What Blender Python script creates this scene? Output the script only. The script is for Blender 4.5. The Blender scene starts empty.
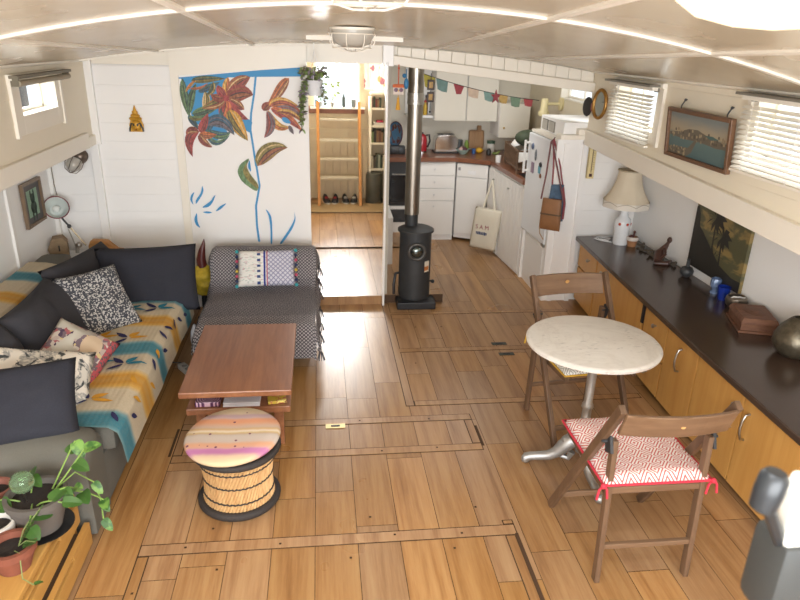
import bpy, bmesh, math, random
from mathutils import Vector, Matrix, noise
random.seed(7)
PI = math.pi
scene = bpy.context.scene
COL = scene.collection
V = Vector

# ------------------------------------------------------------------ helpers
def lin(h):
    h = h.lstrip('#')
    c = [int(h[i:i+2], 16)/255 for i in (0, 2, 4)]
    return tuple((x/12.92 if x <= .04045 else ((x+.055)/1.055)**2.4) for x in c) + (1,)

class MB:
    """collects geometry in a bmesh, with a material slot per face"""
    def __init__(s): s.bm = bmesh.new(); s.m = 0
    def face(s, vs, m=None):
        try:
            f = s.bm.faces.new(vs); f.material_index = s.m if m is None else m; return f
        except ValueError: return None
    def verts(s, pts): return [s.bm.verts.new(p) for p in pts]
    def hexa(s, p, m=None):
        v = s.verts(p)
        for q in ((3,2,1,0),(4,5,6,7),(0,1,5,4),(1,2,6,5),(2,3,7,6),(3,0,4,7)): s.face([v[i] for i in q], m)
        return v
    def box(s, x0, y0, z0, x1, y1, z1, m=None, bev=0):
        x0, x1 = sorted((x0, x1)); y0, y1 = sorted((y0, y1)); z0, z1 = sorted((z0, z1))
        if bev:
            t = bmesh.new(); v = [t.verts.new(p) for p in ((x0,y0,z0),(x1,y0,z0),(x1,y1,z0),(x0,y1,z0),(x0,y0,z1),(x1,y0,z1),(x1,y1,z1),(x0,y1,z1))]
            for q in ((3,2,1,0),(4,5,6,7),(0,1,5,4),(1,2,6,5),(2,3,7,6),(3,0,4,7)): t.faces.new([v[i] for i in q])
            bmesh.ops.bevel(t, geom=t.edges[:], offset=bev, segments=2, affect='EDGES', profile=.6)
            s.absorb(t, m)
        else:
            s.hexa(((x0,y0,z0),(x1,y0,z0),(x1,y1,z0),(x0,y1,z0),(x0,y0,z1),(x1,y0,z1),(x1,y1,z1),(x0,y1,z1)), m)
    def absorb(s, t, m=None, M=None):
        t.verts.index_update(); mp = []
        for v in t.verts: mp.append(s.bm.verts.new(M @ v.co if M else v.co))
        for f in t.faces:
            g = s.face([mp[v.index] for v in f.verts], m)
            if g and m is None: g.material_index = s.m
        t.free()
    def obox(s, M, sx, sy, sz, m=None, bev=0):
        b = MB(); b.box(-sx/2, -sy/2, -sz/2, sx/2, sy/2, sz/2, 0, bev); s.absorb(b.bm, s.m if m is None else m, M)
    def bar(s, p, q, w, h, up=(0,0,1), m=None, bev=0):
        p, q = V(p), V(q); d = (q-p); L = d.length; d.normalize()
        u = V(up); x = d.cross(u)
        if x.length < 1e-4: x = d.cross(V((1,0,0)))
        x.normalize(); z = x.cross(d)
        M = Matrix((x, d, z)).transposed().to_4x4(); M.translation = (p+q)/2
        s.obox(M, w, L, h, m, bev)
    def tube(s, pts, r, n=8, m=None, closed=False, cap=True):
        pts = [V(p) for p in pts]; N = len(pts); rings = []
        rr = r if isinstance(r, (list, tuple)) else [r]*N
        ref = None
        for i, p in enumerate(pts):
            a = pts[(i-1) % N] if (i > 0 or closed) else p
            b = pts[(i+1) % N] if (i < N-1 or closed) else p
            d = (b-a).normalized()
            if ref is None:
                ref = d.orthogonal().normalized()
            ref = (ref - d*ref.dot(d))
            if ref.length < 1e-5: ref = d.orthogonal()
            ref.normalize(); bi = d.cross(ref)
            rings.append(s.verts([p + (ref*math.cos(2*PI*k/n) + bi*math.sin(2*PI*k/n))*rr[i] for k in range(n)]))
        for i in range(N if closed else N-1):
            A, B = rings[i], rings[(i+1) % N]
            for k in range(n): s.face((A[k], A[(k+1)%n], B[(k+1)%n], B[k]), m)
        if cap and not closed: s.face(rings[0][::-1], m); s.face(rings[-1], m)
    def lathe(s, prof, c=(0,0,0), n=24, m=None, axis=None, sx=1, sy=1, a0=0):
        """prof: list of (r, z)"""
        c = V(c); R = axis.to_4x4() if axis is not None else Matrix.Identity(4); rings = []
        for r, z in prof:
            if r < 1e-5: rings.append(s.verts([c + (R @ V((0,0,z)))]))
            else: rings.append(s.verts([c + (R @ V((r*sx*math.cos(2*PI*k/n+a0), r*sy*math.sin(2*PI*k/n+a0), z))) for k in range(n)]))
        for A, B in zip(rings, rings[1:]):
            for k in range(n):
                k2 = (k+1) % n
                if len(A) == 1 and len(B) == 1: continue
                if len(A) == 1: s.face((A[0], B[k2], B[k]), m)
                elif len(B) == 1: s.face((A[k], A[k2], B[0]), m)
                else: s.face((A[k], A[k2], B[k2], B[k]), m)
    def ball(s, c, r, n=12, m=None, sx=1, sy=1, sz=1, axis=None):
        k = max(6, n//2+1)
        s.lathe([(r*math.sin(PI*i/k), -r*sz*math.cos(PI*i/k)) for i in range(k+1)], c, n, m, axis, sx, sy)
    def prism(s, pts, off, m=None):
        """polygon pts extruded by off"""
        off = V(off); a = s.verts(pts); b = s.verts([V(p)+off for p in pts]); n = len(pts)
        s.face(a[::-1], m); s.face(b, m)
        for i in range(n): s.face((a[i], a[(i+1)%n], b[(i+1)%n], b[i]), m)
    def poly(s, pts, m=None): return s.face(s.verts(pts), m)
    def strip(s, A, B, m=None):
        A, B = s.verts(A), s.verts(B)
        for i in range(len(A)-1): s.face((A[i], A[i+1], B[i+1], B[i]), m)
    def grid(s, fn, nu, nv, m=None, cu=False):
        g = [[s.bm.verts.new(fn(u/nu, v/nv)) for v in range(nv+1)] for u in range(nu if cu else nu+1)]
        for u in range(nu):
            u2 = (u+1) % len(g)
            for v in range(nv): s.face((g[u][v], g[u2][v], g[u2][v+1], g[u][v+1]), m)

def world(o):
    M = Matrix.Identity(4)
    while o is not None:
        M = (Matrix.Translation(o.location) @ o.rotation_euler.to_matrix().to_4x4()) @ M; o = o.parent
    return M

def obj(name, mb, mats, parent=None, smooth=False, bev=0, angle=40):
    """link a builder (vertices in world coordinates) as ONE mesh object under parent"""
    if not isinstance(mats, (list, tuple)): mats = [mats]
    me = bpy.data.meshes.new(name)
    bmesh.ops.recalc_face_normals(mb.bm, faces=mb.bm.faces[:])
    if parent is None:
        xs = [v.co for v in mb.bm.verts]
        c = V(((min(v.x for v in xs)+max(v.x for v in xs))/2, (min(v.y for v in xs)+max(v.y for v in xs))/2, min(v.z for v in xs)))
        mb.bm.transform(Matrix.Translation(-c))
    else:
        mb.bm.transform(world(parent).inverted()); c = V((0,0,0))
    mb.bm.to_mesh(me); mb.bm.free()
    for m in mats: me.materials.append(m)
    if smooth:
        me.polygons.foreach_set('use_smooth', [True]*len(me.polygons))
        try: me.set_sharp_from_angle(angle=math.radians(angle))
        except Exception: pass
    o = bpy.data.objects.new(name, me); COL.objects.link(o); o.location = c
    if parent: o.parent = parent
    if bev:
        b = o.modifiers.new('bevel', 'BEVEL'); b.width = bev; b.segments = 2; b.limit_method = 'ANGLE'
    return o

def thing(name, label, cat, loc=(0,0,0), rz=0, group=None):
    o = bpy.data.objects.new(name, None); COL.objects.link(o); o.empty_display_size = .05
    o.location = loc; o.rotation_euler = (0,0,rz); o['label'] = label; o['category'] = cat
    if group: o['group'] = group
    return o
def tag(o, label, cat, group=None):
    o['label'] = label; o['category'] = cat
    if group: o['group'] = group
    return o
def struct(name, mb, mats, **k):
    o = obj(name, mb, mats, **k); o['kind'] = 'structure'; return o
def copy_tree(root, loc, rz, label, group=None):
    r = root.copy(); COL.objects.link(r); r.location = loc; r.rotation_euler = (0,0,rz); r['label'] = label
    if group: r['group'] = group
    for ch in list(root.children):
        c = ch.copy(); COL.objects.link(c); c.parent = r
        for g in list(ch.children):
            d = g.copy(); COL.objects.link(d); d.parent = c
    return r

# ------------------------------------------------------------------ materials
class NT:
    def __init__(s, name):
        s.mat = bpy.data.materials.new(name); s.mat.use_nodes = True
        s.t = s.mat.node_tree; s.b = s.t.nodes['Principled BSDF']
    def n(s, typ, **k):
        x = s.t.nodes.new(typ)
        for a, v in k.items():
            if a.startswith('_'): x.inputs[a[1:].replace('_', ' ')].default_value = v
            else: setattr(x, a, v)
        return x
    def l(s, a, b): s.t.links.new(a, b)
    def coord(s, kind='Object', scale=(1,1,1), rot=(0,0,0), loc=(0,0,0)):
        c = s.n('ShaderNodeTexCoord'); m = s.n('ShaderNodeMapping')
        m.inputs['Scale'].default_value = scale; m.inputs['Rotation'].default_value = rot; m.inputs['Location'].default_value = loc
        s.l(c.outputs[kind], m.inputs[0]); return m.outputs[0]
    def math(s, op, a, b=None, c=None, clamp=False):
        x = s.n('ShaderNodeMath', operation=op); x.use_clamp = clamp
        for i, v in enumerate((a, b, c)):
            if v is None: continue
            if isinstance(v, (int, float)): x.inputs[i].default_value = v
            else: s.l(v, x.inputs[i])
        return x.outputs[0]
    def sep(s, v):
        x = s.n('ShaderNodeSeparateXYZ'); s.l(v, x.inputs[0]); return x.outputs
    def mix(s, f, a, b):
        x = s.n('ShaderNodeMix', data_type='RGBA')
        if isinstance(f, (int, float)): x.inputs[0].default_value = f
        else: s.l(f, x.inputs[0])
        for i, v in ((6, a), (7, b)):
            if isinstance(v, str): x.inputs[i].default_value = lin(v)
            elif isinstance(v, tuple): x.inputs[i].default_value = v
            else: s.l(v, x.inputs[i])
        return x.outputs[2]
    def noise(s, v, scale, detail=3, rough=.5, dist=0):
        x = s.n('ShaderNodeTexNoise', _Scale=scale, _Detail=detail, _Roughness=rough, _Distortion=dist); s.l(v, x.inputs['Vector']); return x.outputs['Fac']
    def ramp(s, f, stops, interp='LINEAR'):
        x = s.n('ShaderNodeValToRGB'); x.color_ramp.interpolation = interp; e = x.color_ramp.elements
        while len(e) < len(stops): e.new(.5)
        for q, (p, c) in zip(e, stops): q.position = p; q.color = lin(c) if isinstance(c, str) else (c, c, c, 1)
        s.l(f, x.inputs[0]); return x.outputs[0]
    def bump(s, h, strength=.3, dist=.01):
        x = s.n('ShaderNodeBump', _Strength=strength, _Distance=dist); s.l(h, x.inputs['Height']); s.l(x.outputs[0], s.b.inputs['Normal'])
    def set(s, color=None, rough=.5, metal=0, spec=.5, coat=0, **k):
        if color is not None:
            if isinstance(color, str): s.b.inputs['Base Color'].default_value = lin(color)
            else: s.l(color, s.b.inputs['Base Color'])
        if isinstance(rough, (int, float)): s.b.inputs['Roughness'].default_value = rough
        else: s.l(rough, s.b.inputs['Roughness'])
        s.b.inputs['Metallic'].default_value = metal; s.b.inputs['Specular IOR Level'].default_value = spec
        s.b.inputs['Coat Weight'].default_value = coat; s.b.inputs['Coat Roughness'].default_value = .15
        for a, v in k.items(): s.b.inputs[a.replace('_', ' ')].default_value = v
        return s.mat

_cache = {}
def plain(c, rough=.5, metal=0, var=.06, scale=12, bump=0, spec=.5, bscale=60, **k):
    key = (c, rough, metal, var, scale, bump, spec, str(k))
    if key in _cache: return _cache[key]
    t = NT('paint_' + c.strip('#')); v = t.coord()
    f = t.noise(v, scale)
    b = lin(c); d = tuple(x*(1-var*2.2) for x in b[:3]) + (1,); e = tuple(min(1, x*(1+var)) for x in b[:3]) + (1,)
    m = t.set(t.mix(f, d, e), rough, metal, spec, **k)
    if bump: t.bump(t.noise(v, bscale, 4), bump, .004)
    _cache[key] = m; return m
def wood(c1, c2, axis='Y', rough=.4, scale=1, spec=.4, coat=0, name='wood', bump=.06):
    key = (c1, c2, axis, rough, scale, coat)
    if key in _cache: return _cache[key]
    t = NT(name); s = {'X': (1.2, 14, 14), 'Y': (14, 1.2, 14), 'Z': (14, 14, 1.2)}[axis]
    v = t.coord(scale=tuple(q*scale for q in s))
    f = t.noise(v, 2.2, 6, .62, .35); g = t.noise(v, 11, 2)
    h = t.math('ADD', t.math('MULTIPLY', f, .8), t.math('MULTIPLY', g, .2))
    m = t.set(t.ramp(h, [(.32, c1), (.68, c2)]), rough, 0, spec, coat)
    t.bump(h, bump, .004); _cache[key] = m; return m
def fabric(c1, c2, scale=220, rough=.9, fold=.25, name='fabric'):
    key = (c1, c2, scale, fold)
    if key in _cache: return _cache[key]
    t = NT(name); v = t.coord(); f = t.noise(v, scale, 2); g = t.noise(v, 6, 3)
    m = t.set(t.mix(f, c1, c2), rough, 0, .25, Sheen_Weight=.0)
    t.bump(t.math('ADD', t.math('MULTIPLY', f, .1), g), fold, .02); _cache[key] = m; return m

M = {}
M['cream'] = plain('#e8dfcb', .42, var=.02, scale=3, bump=.03)
M['white'] = plain('#f0efed', .48, var=.015, scale=3, bump=.03)
M['trim'] = plain('#ece6d9', .38, var=.02, scale=4)
M['gloss_white'] = plain('#eceae6', .28, var=.015, scale=3)
M['black'] = plain('#1c1c1e', .5)
M['steel'] = plain('#b9b7b2', .28, 1, var=.05)
M['chrome'] = plain('#d8d8d8', .1, 1, var=.02)
M['brass'] = plain('#b08d3e', .3, 1)
M['iron'] = plain('#47484a', .55, .3, var=.08, scale=30, bump=.1)
t = NT('glass'); M['glass'] = t.set('#ffffff', .02, 0, .5, Transmission_Weight=1.0, IOR=1.45)

# ------------------------------------------------------------------ camera
cd = bpy.data.cameras.new('camera'); cam = bpy.data.objects.new('camera', cd); COL.objects.link(cam)
right = V((.9931427, -.11386199, .02651451)); down = V((-.0171929, -.36658005, -.93022764)); fwd = V((.11563726, .92339294, -.36602392))
Mc = Matrix((right, -down, -fwd)).transposed().to_4x4(); Mc.translation = V((0, 0, 2.05))
cam.matrix_world = Mc
cd.sensor_width = 36; cd.lens = 665/800*36; cd.clip_start = .05
cd.dof.use_dof = True; cd.dof.focus_distance = 3.6; cd.dof.aperture_fstop = 3.6
scene.camera = cam
scene.view_settings.view_transform = 'Standard'; scene.view_settings.look = 'None'
scene.view_settings.gamma = 1; scene.view_settings.use_curve_mapping = False
MURAL_BACK=[
('blue',[(-0.456,1.765),(-0.473,1.649),(-0.502,1.509),(-0.513,1.395),(-0.5,1.279),(-0.486,1.132),(-0.483,1.132),(-0.467,0.981),(-0.502,0.827),(-0.503,0.669),(-0.492,0.54),(-0.476,0.54),(-0.487,0.669),(-0.486,0.827),(-0.452,0.981),(-0.468,1.132),(-0.471,1.132),(-0.485,1.279),(-0.497,1.395),(-0.487,1.509),(-0.458,1.649),(-0.441,1.766)]),
('blue',[(-0.994,1.75),(-0.123,1.844),(-0.125,1.775),(-0.447,1.766),(-0.988,1.743)]),
('blue',[(-0.97,1.747),(-0.643,1.76),(-0.633,1.629),(-0.695,1.53),(-0.636,1.482),(-0.512,1.471),(-0.489,1.447),(-0.511,1.374),(-0.639,1.445),(-0.701,1.444),(-0.669,1.37),(-0.774,1.299),(-0.864,1.423),(-0.912,1.441),(-0.939,1.659)]),
]
MURAL_LEAVES=[
([(-0.958,1.748),(-0.965,1.647),(-0.945,1.551),(-0.931,1.478)],0.0566,'dkgreen','green'),
([(-0.938,1.496),(-0.919,1.452),(-0.869,1.39)],0.0432,'dkgreen','teal'),
([(-0.939,1.478),(-0.873,1.459),(-0.803,1.495)],0.0399,'green','olive'),
([(-0.913,1.503),(-0.836,1.508),(-0.691,1.585)],0.0665,'green','dkgreen'),
([(-0.931,1.502),(-0.921,1.615),(-0.865,1.714)],0.0532,'dkgreen','green'),
([(-0.827,1.535),(-0.787,1.617),(-0.814,1.661)],0.0566,'tan','olive'),
([(-0.899,1.731),(-0.823,1.744),(-0.662,1.75)],0.0499,'dkgreen','olive'),
([(-0.857,1.655),(-0.797,1.681),(-0.7,1.726)],0.0432,'dkgreen','teal'),
([(-0.945,1.653),(-0.903,1.717),(-0.865,1.732)],0.0203,'orange','ochre'),
([(-0.916,1.681),(-0.849,1.664),(-0.782,1.719)],0.0176,'orange','brown'),
([(-0.748,1.728),(-0.742,1.655),(-0.804,1.635)],0.0399,'olive','dkgreen'),
([(-0.768,1.626),(-0.722,1.591),(-0.798,1.553)],0.0333,'dkgreen','green'),
([(-0.665,1.616),(-0.661,1.712),(-0.64,1.76)],0.0566,'ochre','orange'),
([(-0.653,1.638),(-0.575,1.739),(-0.486,1.763)],0.0965,'brown','rust'),
([(-0.652,1.619),(-0.566,1.683),(-0.471,1.641)],0.1164,'rust','brown'),
([(-0.65,1.61),(-0.579,1.568),(-0.541,1.538)],0.0699,'brown','rust'),
([(-0.659,1.604),(-0.626,1.507),(-0.515,1.469)],0.0665,'red','rust'),
([(-0.668,1.606),(-0.668,1.528),(-0.719,1.459)],0.0898,'orange','red'),
([(-0.675,1.613),(-0.724,1.573),(-0.842,1.545)],0.0732,'brown','olive'),
([(-0.674,1.621),(-0.729,1.604),(-0.771,1.641)],0.0599,'rust','brown'),
([(-0.669,1.626),(-0.708,1.662),(-0.717,1.705)],0.0599,'red','rust'),
([(-0.648,1.537),(-0.621,1.451),(-0.526,1.316)],0.1065,'ochre','olive'),
([(-0.782,1.486),(-0.817,1.418),(-0.831,1.374)],0.0832,'teal','dkgreen'),
([(-0.797,1.461),(-0.681,1.444),(-0.713,1.548)],0.0466,'teal','dkgreen'),
([(-0.812,1.424),(-0.709,1.517),(-0.622,1.355)],0.0931,'teal','grey'),
([(-0.814,1.393),(-0.735,1.322),(-0.646,1.378)],0.0599,'teal','green'),
([(-0.821,1.374),(-0.78,1.233),(-0.655,1.357)],0.0379,'green','teal'),
([(-0.87,1.382),(-0.945,1.369),(-0.971,1.304),(-0.933,1.195)],0.0678,'red','rust'),
([(-0.874,1.377),(-0.937,1.411),(-0.966,1.356)],0.0499,'brown','rust'),
([(-0.871,1.367),(-0.831,1.343),(-0.747,1.359)],0.0532,'orange','brown'),
([(-0.875,1.361),(-0.854,1.295),(-0.786,1.268)],0.0515,'brown','rust'),
([(-0.868,1.374),(-0.839,1.418),(-0.8,1.51)],0.0599,'red','rust'),
([(-0.212,1.762),(-0.263,1.726),(-0.298,1.628),(-0.385,1.56)],0.0699,'brown','orange'),
([(-0.403,1.532),(-0.389,1.574),(-0.338,1.583)],0.0599,'rust','brown'),
([(-0.363,1.57),(-0.285,1.646),(-0.137,1.556)],0.0499,'ochre','orange'),
([(-0.351,1.56),(-0.256,1.628),(-0.109,1.505)],0.0499,'rust','orange'),
([(-0.333,1.538),(-0.211,1.569),(-0.123,1.483)],0.0599,'grey','rust'),
([(-0.352,1.55),(-0.253,1.524),(-0.126,1.391)],0.0665,'orange','red'),
([(-0.315,1.526),(-0.2,1.552),(-0.115,1.446)],0.0399,'ochre','rust'),
([(-0.371,1.538),(-0.33,1.38),(-0.209,1.423)],0.0599,'ochre','orange'),
([(-0.272,1.487),(-0.243,1.463),(-0.208,1.448)],0.0366,'blue','blue'),
([(-0.224,1.432),(-0.212,1.401),(-0.19,1.368)],0.0299,'grey','grey'),
([(-0.381,1.533),(-0.33,1.449),(-0.359,1.386),(-0.408,1.34)],0.0665,'grey','rust'),
([(-0.469,1.131),(-0.423,1.232),(-0.344,1.291),(-0.239,1.27)],0.1138,'olive','brown'),
]
MURAL_FRONT=[
('green',[(-0.518,1.198),(-0.594,1.146),(-0.62,1.086),(-0.588,1.011),(-0.481,0.932),(-0.463,0.989),(-0.525,1.072),(-0.551,1.131)]),
('olive',[(-0.519,1.191),(-0.551,1.131),(-0.526,1.064),(-0.47,0.996),(-0.465,0.951),(-0.55,1.026),(-0.582,1.101)]),
('blue',[(-0.522,1.191),(-0.513,1.079),(-0.54,1.124)]),
('blue',[(-0.88,0.992),(-0.873,0.935),(-0.94,0.835),(-0.939,0.873),(-0.895,0.927)]),
('blue',[(-0.938,0.942),(-0.97,0.912),(-0.98,0.873),(-0.955,0.83),(-0.965,0.881)]),
('blue',[(-0.786,0.919),(-0.809,0.896),(-0.827,0.866),(-0.905,0.812),(-0.845,0.819),(-0.812,0.858)]),
('blue',[(-0.704,0.855),(-0.763,0.827),(-0.803,0.784),(-0.765,0.796)]),
('blue',[(-0.9,0.781),(-0.855,0.788),(-0.818,0.777),(-0.856,0.768)]),
('blue',[(-0.936,0.784),(-0.963,0.726),(-0.953,0.679),(-0.918,0.652),(-0.939,0.703)]),
('blue',[(-0.427,0.808),(-0.399,0.748),(-0.392,0.637),(-0.397,0.523),(-0.382,0.523),(-0.377,0.732),(-0.398,0.78)]),
('blue',[(-0.21,0.795),(-0.201,0.732),(-0.242,0.652),(-0.332,0.523),(-0.309,0.523),(-0.224,0.644),(-0.194,0.724)]),
]
def bez(P, t):
    P = [V((p[0], p[1])) for p in P]
    while len(P) > 1: P = [a.lerp(b, t) for a, b in zip(P, P[1:])]
    return P[0]
MURAL = list(MURAL_BACK)
for sp, wd, c1, c2 in MURAL_LEAVES:                      # painted leaves: two halves, brush streaks and a midrib
    mid, l, r = [], [], []; n = 11
    for i in range(n):
        t = i/(n-1); p = bez(sp, t); d = (bez(sp, min(1, t+.02)) - bez(sp, max(0, t-.02))).normalized(); q = V((-d.y, d.x))
        ww = wd/2*math.sin(PI*t**.8)**.75 if 0 < i < n-1 else 0
        mid.append(p); l.append(p+q*ww); r.append(p-q*ww)
    add = lambda c, A, B: MURAL.append((c, [tuple(v) for v in A[1:-1] + B[1:-1][::-1]]))
    MURAL.append((c1, [tuple(v) for v in l + mid[::-1][1:-1]])); MURAL.append((c2, [tuple(v) for v in r + mid[::-1][1:-1]]))
    if c1 != 'blue':
        f = lambda S, k: [m.lerp(s, k) for m, s in zip(mid, S)]
        add('tan' if c1 in ('ochre', 'olive', 'brown') else c2, f(l, .40), f(l, .58)); add('dark', f(r, .5), f(r, .62)); add(c1, f(r, .72), f(r, .9)); add('dark', f(l, .06), f(r, .08))
MURAL += MURAL_FRONT
# ------------------------------------------------------------------ the room shell
def zl(y): return 1.43 - .036*(5.12 - y)             # right-hand ledge rises going aft
def ceil_z(x, y):
    y = min(y, 5.12); c = 2.0 + .062*(5.12-y); e = 1.85 + .003*(5.12-y)
    return c - (c-e)*((x-.23)/1.87)**2

# floor boards
t = NT('floor_boards'); at = t.n('ShaderNodeAttribute', attribute_name='board'); s3 = t.sep(at.outputs['Vector'])
mp = t.n('ShaderNodeMapping'); cc = t.n('ShaderNodeTexCoord'); mp.inputs['Scale'].default_value = (16, .9, 1)
cb = t.n('ShaderNodeCombineXYZ'); t.l(t.math('MULTIPLY', s3[0], 17), cb.inputs[1]); t.l(t.math('MULTIPLY', s3[1], 9), cb.inputs[0])
t.l(cc.outputs['Object'], mp.inputs[0]); t.l(cb.outputs[0], mp.inputs[1])
g1 = t.noise(mp.outputs[0], 1.1, 5, .6, .3); g2 = t.noise(mp.outputs[0], 8, 3, .6)
blotch = t.noise(t.coord(), 2.2, 3)
grain = t.math('ADD', t.math('MULTIPLY', g1, .75), t.math('MULTIPLY', g2, .25))
col = t.ramp(grain, [(.26, '#7d5230'), (.42, '#a2774d'), (.54, '#b48a5e'), (.66, '#bd9668'), (.8, '#c8a67a')])
hsv = t.n('ShaderNodeHueSaturation'); t.l(col, hsv.inputs['Color'])
t.l(t.math('MULTIPLY_ADD', s3[2], .26, .70), hsv.inputs['Value']); t.l(t.math('MULTIPLY_ADD', s3[1], .2, .93), hsv.inputs['Saturation'])
t.set(t.mix(t.math('MULTIPLY', blotch, .22), hsv.outputs[0], '#a98a66'), t.math('MULTIPLY_ADD', blotch, .22, .2), 0, .5)
t.bump(grain, .05, .003); M['floor'] = t.mat
M['gap'] = plain('#4a3420', .8)

def boards(mb, x0, x1, y0, y1, z, w=.185, phase=-.05, gap=.0013, lo=.55, hi=1.25, axis='Y', at=None):
    lay = mb.bm.loops.layers.float_color.get('board') or mb.bm.loops.layers.float_color.new('board')
    a = phase + math.floor((x0-phase)/w)*w
    while a < x1 - 1e-4:
        b = a + w; l, r = max(a, x0), min(b, x1); y = y0
        if r - l > .012:
            first = True
            while y < y1 - 1e-4:
                e = y + (random.uniform(lo, hi) * (random.random() if first else 1) if hi < 9 else 99); first = False
                e = min(e, y1)
                if y1 - e < .12: e = y1
                q = ((l+gap, y+gap, z), (r-gap, y+gap, z), (r-gap, e-gap, z), (l+gap, e-gap, z))
                f = mb.poly(q, 0); rc = (random.random(), random.random(), random.random(), 1)
                for lp in f.loops: lp[lay] = rc
                y = e
        a = b
def trimboard(mb, x0, y0, x1, y1, z=.002):
    lay = mb.bm.loops.layers.float_color.get('board')
    q = ((x0+.002,y0+.002,z),(x1-.002,y0+.002,z),(x1-.002,y1-.002,z),(x0+.002,y1-.002,z))
    n0 = len(mb.bm.faces); mb.box(x0, y0, z-.0015, x1, y1, z-.0008, 1); mb.box(x0+.005, y0+.005, z-.001, x1-.005, y1-.005, z, 0)
    rc = (random.random(), random.random(), random.uniform(.35, .8), 1); mb.bm.faces.ensure_lookup_table()
    for f in mb.bm.faces[n0:]:
        for lp in f.loops: lp[lay] = rc
fl = MB()
boards(fl, -1.97, -.79, -1, 5.12, 0, phase=-.79)
boards(fl, -.79, .505, -1, 5.12, 0)
boards(fl, .505, 2.7, -1, 7.6, 0, phase=.505)
for q in ((-.79, 2.30, .85, 2.37), (-.79, 2.96, .85, 3.025), (-.79, 3.265, .85, 3.33), (.54, 3.44, 1.97, 3.5), (.53, 4.17, 2.02, 4.235),
          (.53, 4.85, 2.0, 4.9)): trimboard(fl, *q)
for q in ((-.79, 1.0, -.74, 2.30), (.80, 2.37, .85, 2.40), (.80, 3.025, .85, 3.265), (-.79, 3.025, -.74, 3.265), (.485, 3.44, .54, 5.1), (.79, 1.0, .838, 2.30)): trimboard(fl, *q)
fl.box(.838, 1.0, .001, .852, 2.31, .0026, 1); fl.box(.85, 3.0, .001, .862, 3.2, .0026, 1)
fl.box(-.81, 3.02, .001, -.797, 3.28, .0026, 1)
fl.m = 1; fl.box(-2.0, -1, -.06, 2.72, 7.62, -.004)
for x, y in ((-.6,2.34),(-.2,2.33),(.3,2.345),(.6,2.33),(-.45,2.2),(.1,2.22),(.55,2.24),(-.5,2.45),(.2,2.47),(.7,2.5),(.3,2.99),(.6,3.0),(-.3,3.0),(.2,3.3),(.6,3.29),(.7,4.6),(.9,4.6),(.62,4.0),(-.76,2.1),(-.765,1.9)):
    fl.box(x-.005, y-.005, .0021, x+.005, y+.005, .0028, 1)
struct('floor', fl, [M['floor'], M['gap']])
# hall floor (one low step up)
hf = MB(); boards(hf, -.30, 1.0, 5.10, 6.42, .075, phase=-.1, hi=9.5, lo=9.4); boards(hf, -.30, 1.0, 6.46, 8.65, .085, phase=-.02)
lay = hf.bm.loops.layers.float_color.get('board')
trimboard(hf, -.3, 6.41, 1.0, 6.47, .089)
n0 = len(hf.bm.faces); hf.box(-.10, 5.09, .0, .485, 5.115, .0745, 0); hf.bm.faces.ensure_lookup_table()
for f in hf.bm.faces[n0:]:
    for lp in f.loops: lp[lay] = (.3, .5, .5, 1)
hf.box(-.3, 5.115, -.02, 1.0, 8.65, .072, 1)
struct('floor_hall', hf, [M['floor'], M['gap']])

# boarded walls: overlapping horizontal boards as real geometry
def shiplap(mb, P, Q, n, z0, z1, h=.13, lip=.0032, m=0, holes=()):
    """wall from P to Q (xy), n = normal into the room; holes = (s0, s1, z0, z1) along the wall"""
    P, Q, n = V((*P, 0)), V((*Q, 0)), V((*n, 0)); L = (Q-P).length; d = (Q-P)/L
    ss = sorted({0, L, *[h_[0] for h_ in holes], *[h_[1] for h_ in holes]})
    for a, b in zip(ss, ss[1:]):
        zz = [(z0, z1)]
        for h_ in holes:
            if h_[0] <= a + 1e-6 and b <= h_[1] + 1e-6:
                nz = []
                for u, w in zz:
                    if h_[2] > u: nz.append((u, min(w, h_[2])))
                    if h_[3] < w: nz.append((max(u, h_[3]), w))
                zz = nz
        for u, w in zz:
            k = math.floor(u/h)
            while k*h < w:
                lo, hi = max(u, k*h), min(w, (k+1)*h); g = .0012 if lo == k*h else 0
                if hi - lo > .004:
                    A, B = P+d*a, P+d*b
                    pts = [A+V((0,0,lo+g)), A+n*lip+V((0,0,lo+g)), A+n*lip*.15+V((0,0,hi)), A-n*.012+V((0,0,hi)), A-n*.012+V((0,0,lo))]
                    mb.prism(pts, B-A, m)
                k += 1
            mb.prism([P+d*a+V((0,0,u))-n*.05, P+d*a+V((0,0,u))-n*.011, P+d*a+V((0,0,w))-n*.011, P+d*a+V((0,0,w))-n*.05], d*(b-a), m)

XL, XLL, XR, XRL = -1.62, -1.97, 2.08, 2.57
w = MB(); shiplap(w, (XLL, -1), (XLL, 5.12), (1, 0), 0, 1.34); struct('wall_left_lower', w, M['white'])
w = MB(); shiplap(w, (XL, -1), (XL, 5.12), (1, 0), 1.33, 2.0, holes=[(1+3.957, 1+4.503, 1.587, 1.788)]); struct('wall_left_upper', w, M['cream'])
w = MB(); w.box(XLL-.05, -1, 1.30, XL, 5.12, 1.335); w.box(XL-.012, -1, 1.28, XL+.028, 4.93, 1.385, bev=.006); w.box(XL-.012, 4.90, 1.28, XL+.022, 5.10, 1.35, bev=.006)
struct('trim_1', w, M['trim'])
w = MB(); shiplap(w, (XRL, -1), (XRL, 5.12), (-1, 0), 0, 1.46); struct('wall_right_lower', w, M['white'])
w = MB()
W1 = (4.06, 4.62, 1.54, 1.80); W2 = (2.32, 3.05, 1.56, 1.83)
shiplap(w, (XR, -1), (XR, 5.12), (-1, 0), 1.32, 2.0, holes=[(1+q[0]-.013, 1+q[1]+.013, q[2]-.013, q[3]+.013) for q in (W1, W2)]); struct('wall_right_upper', w, M['cream'])
w = MB()
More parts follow.
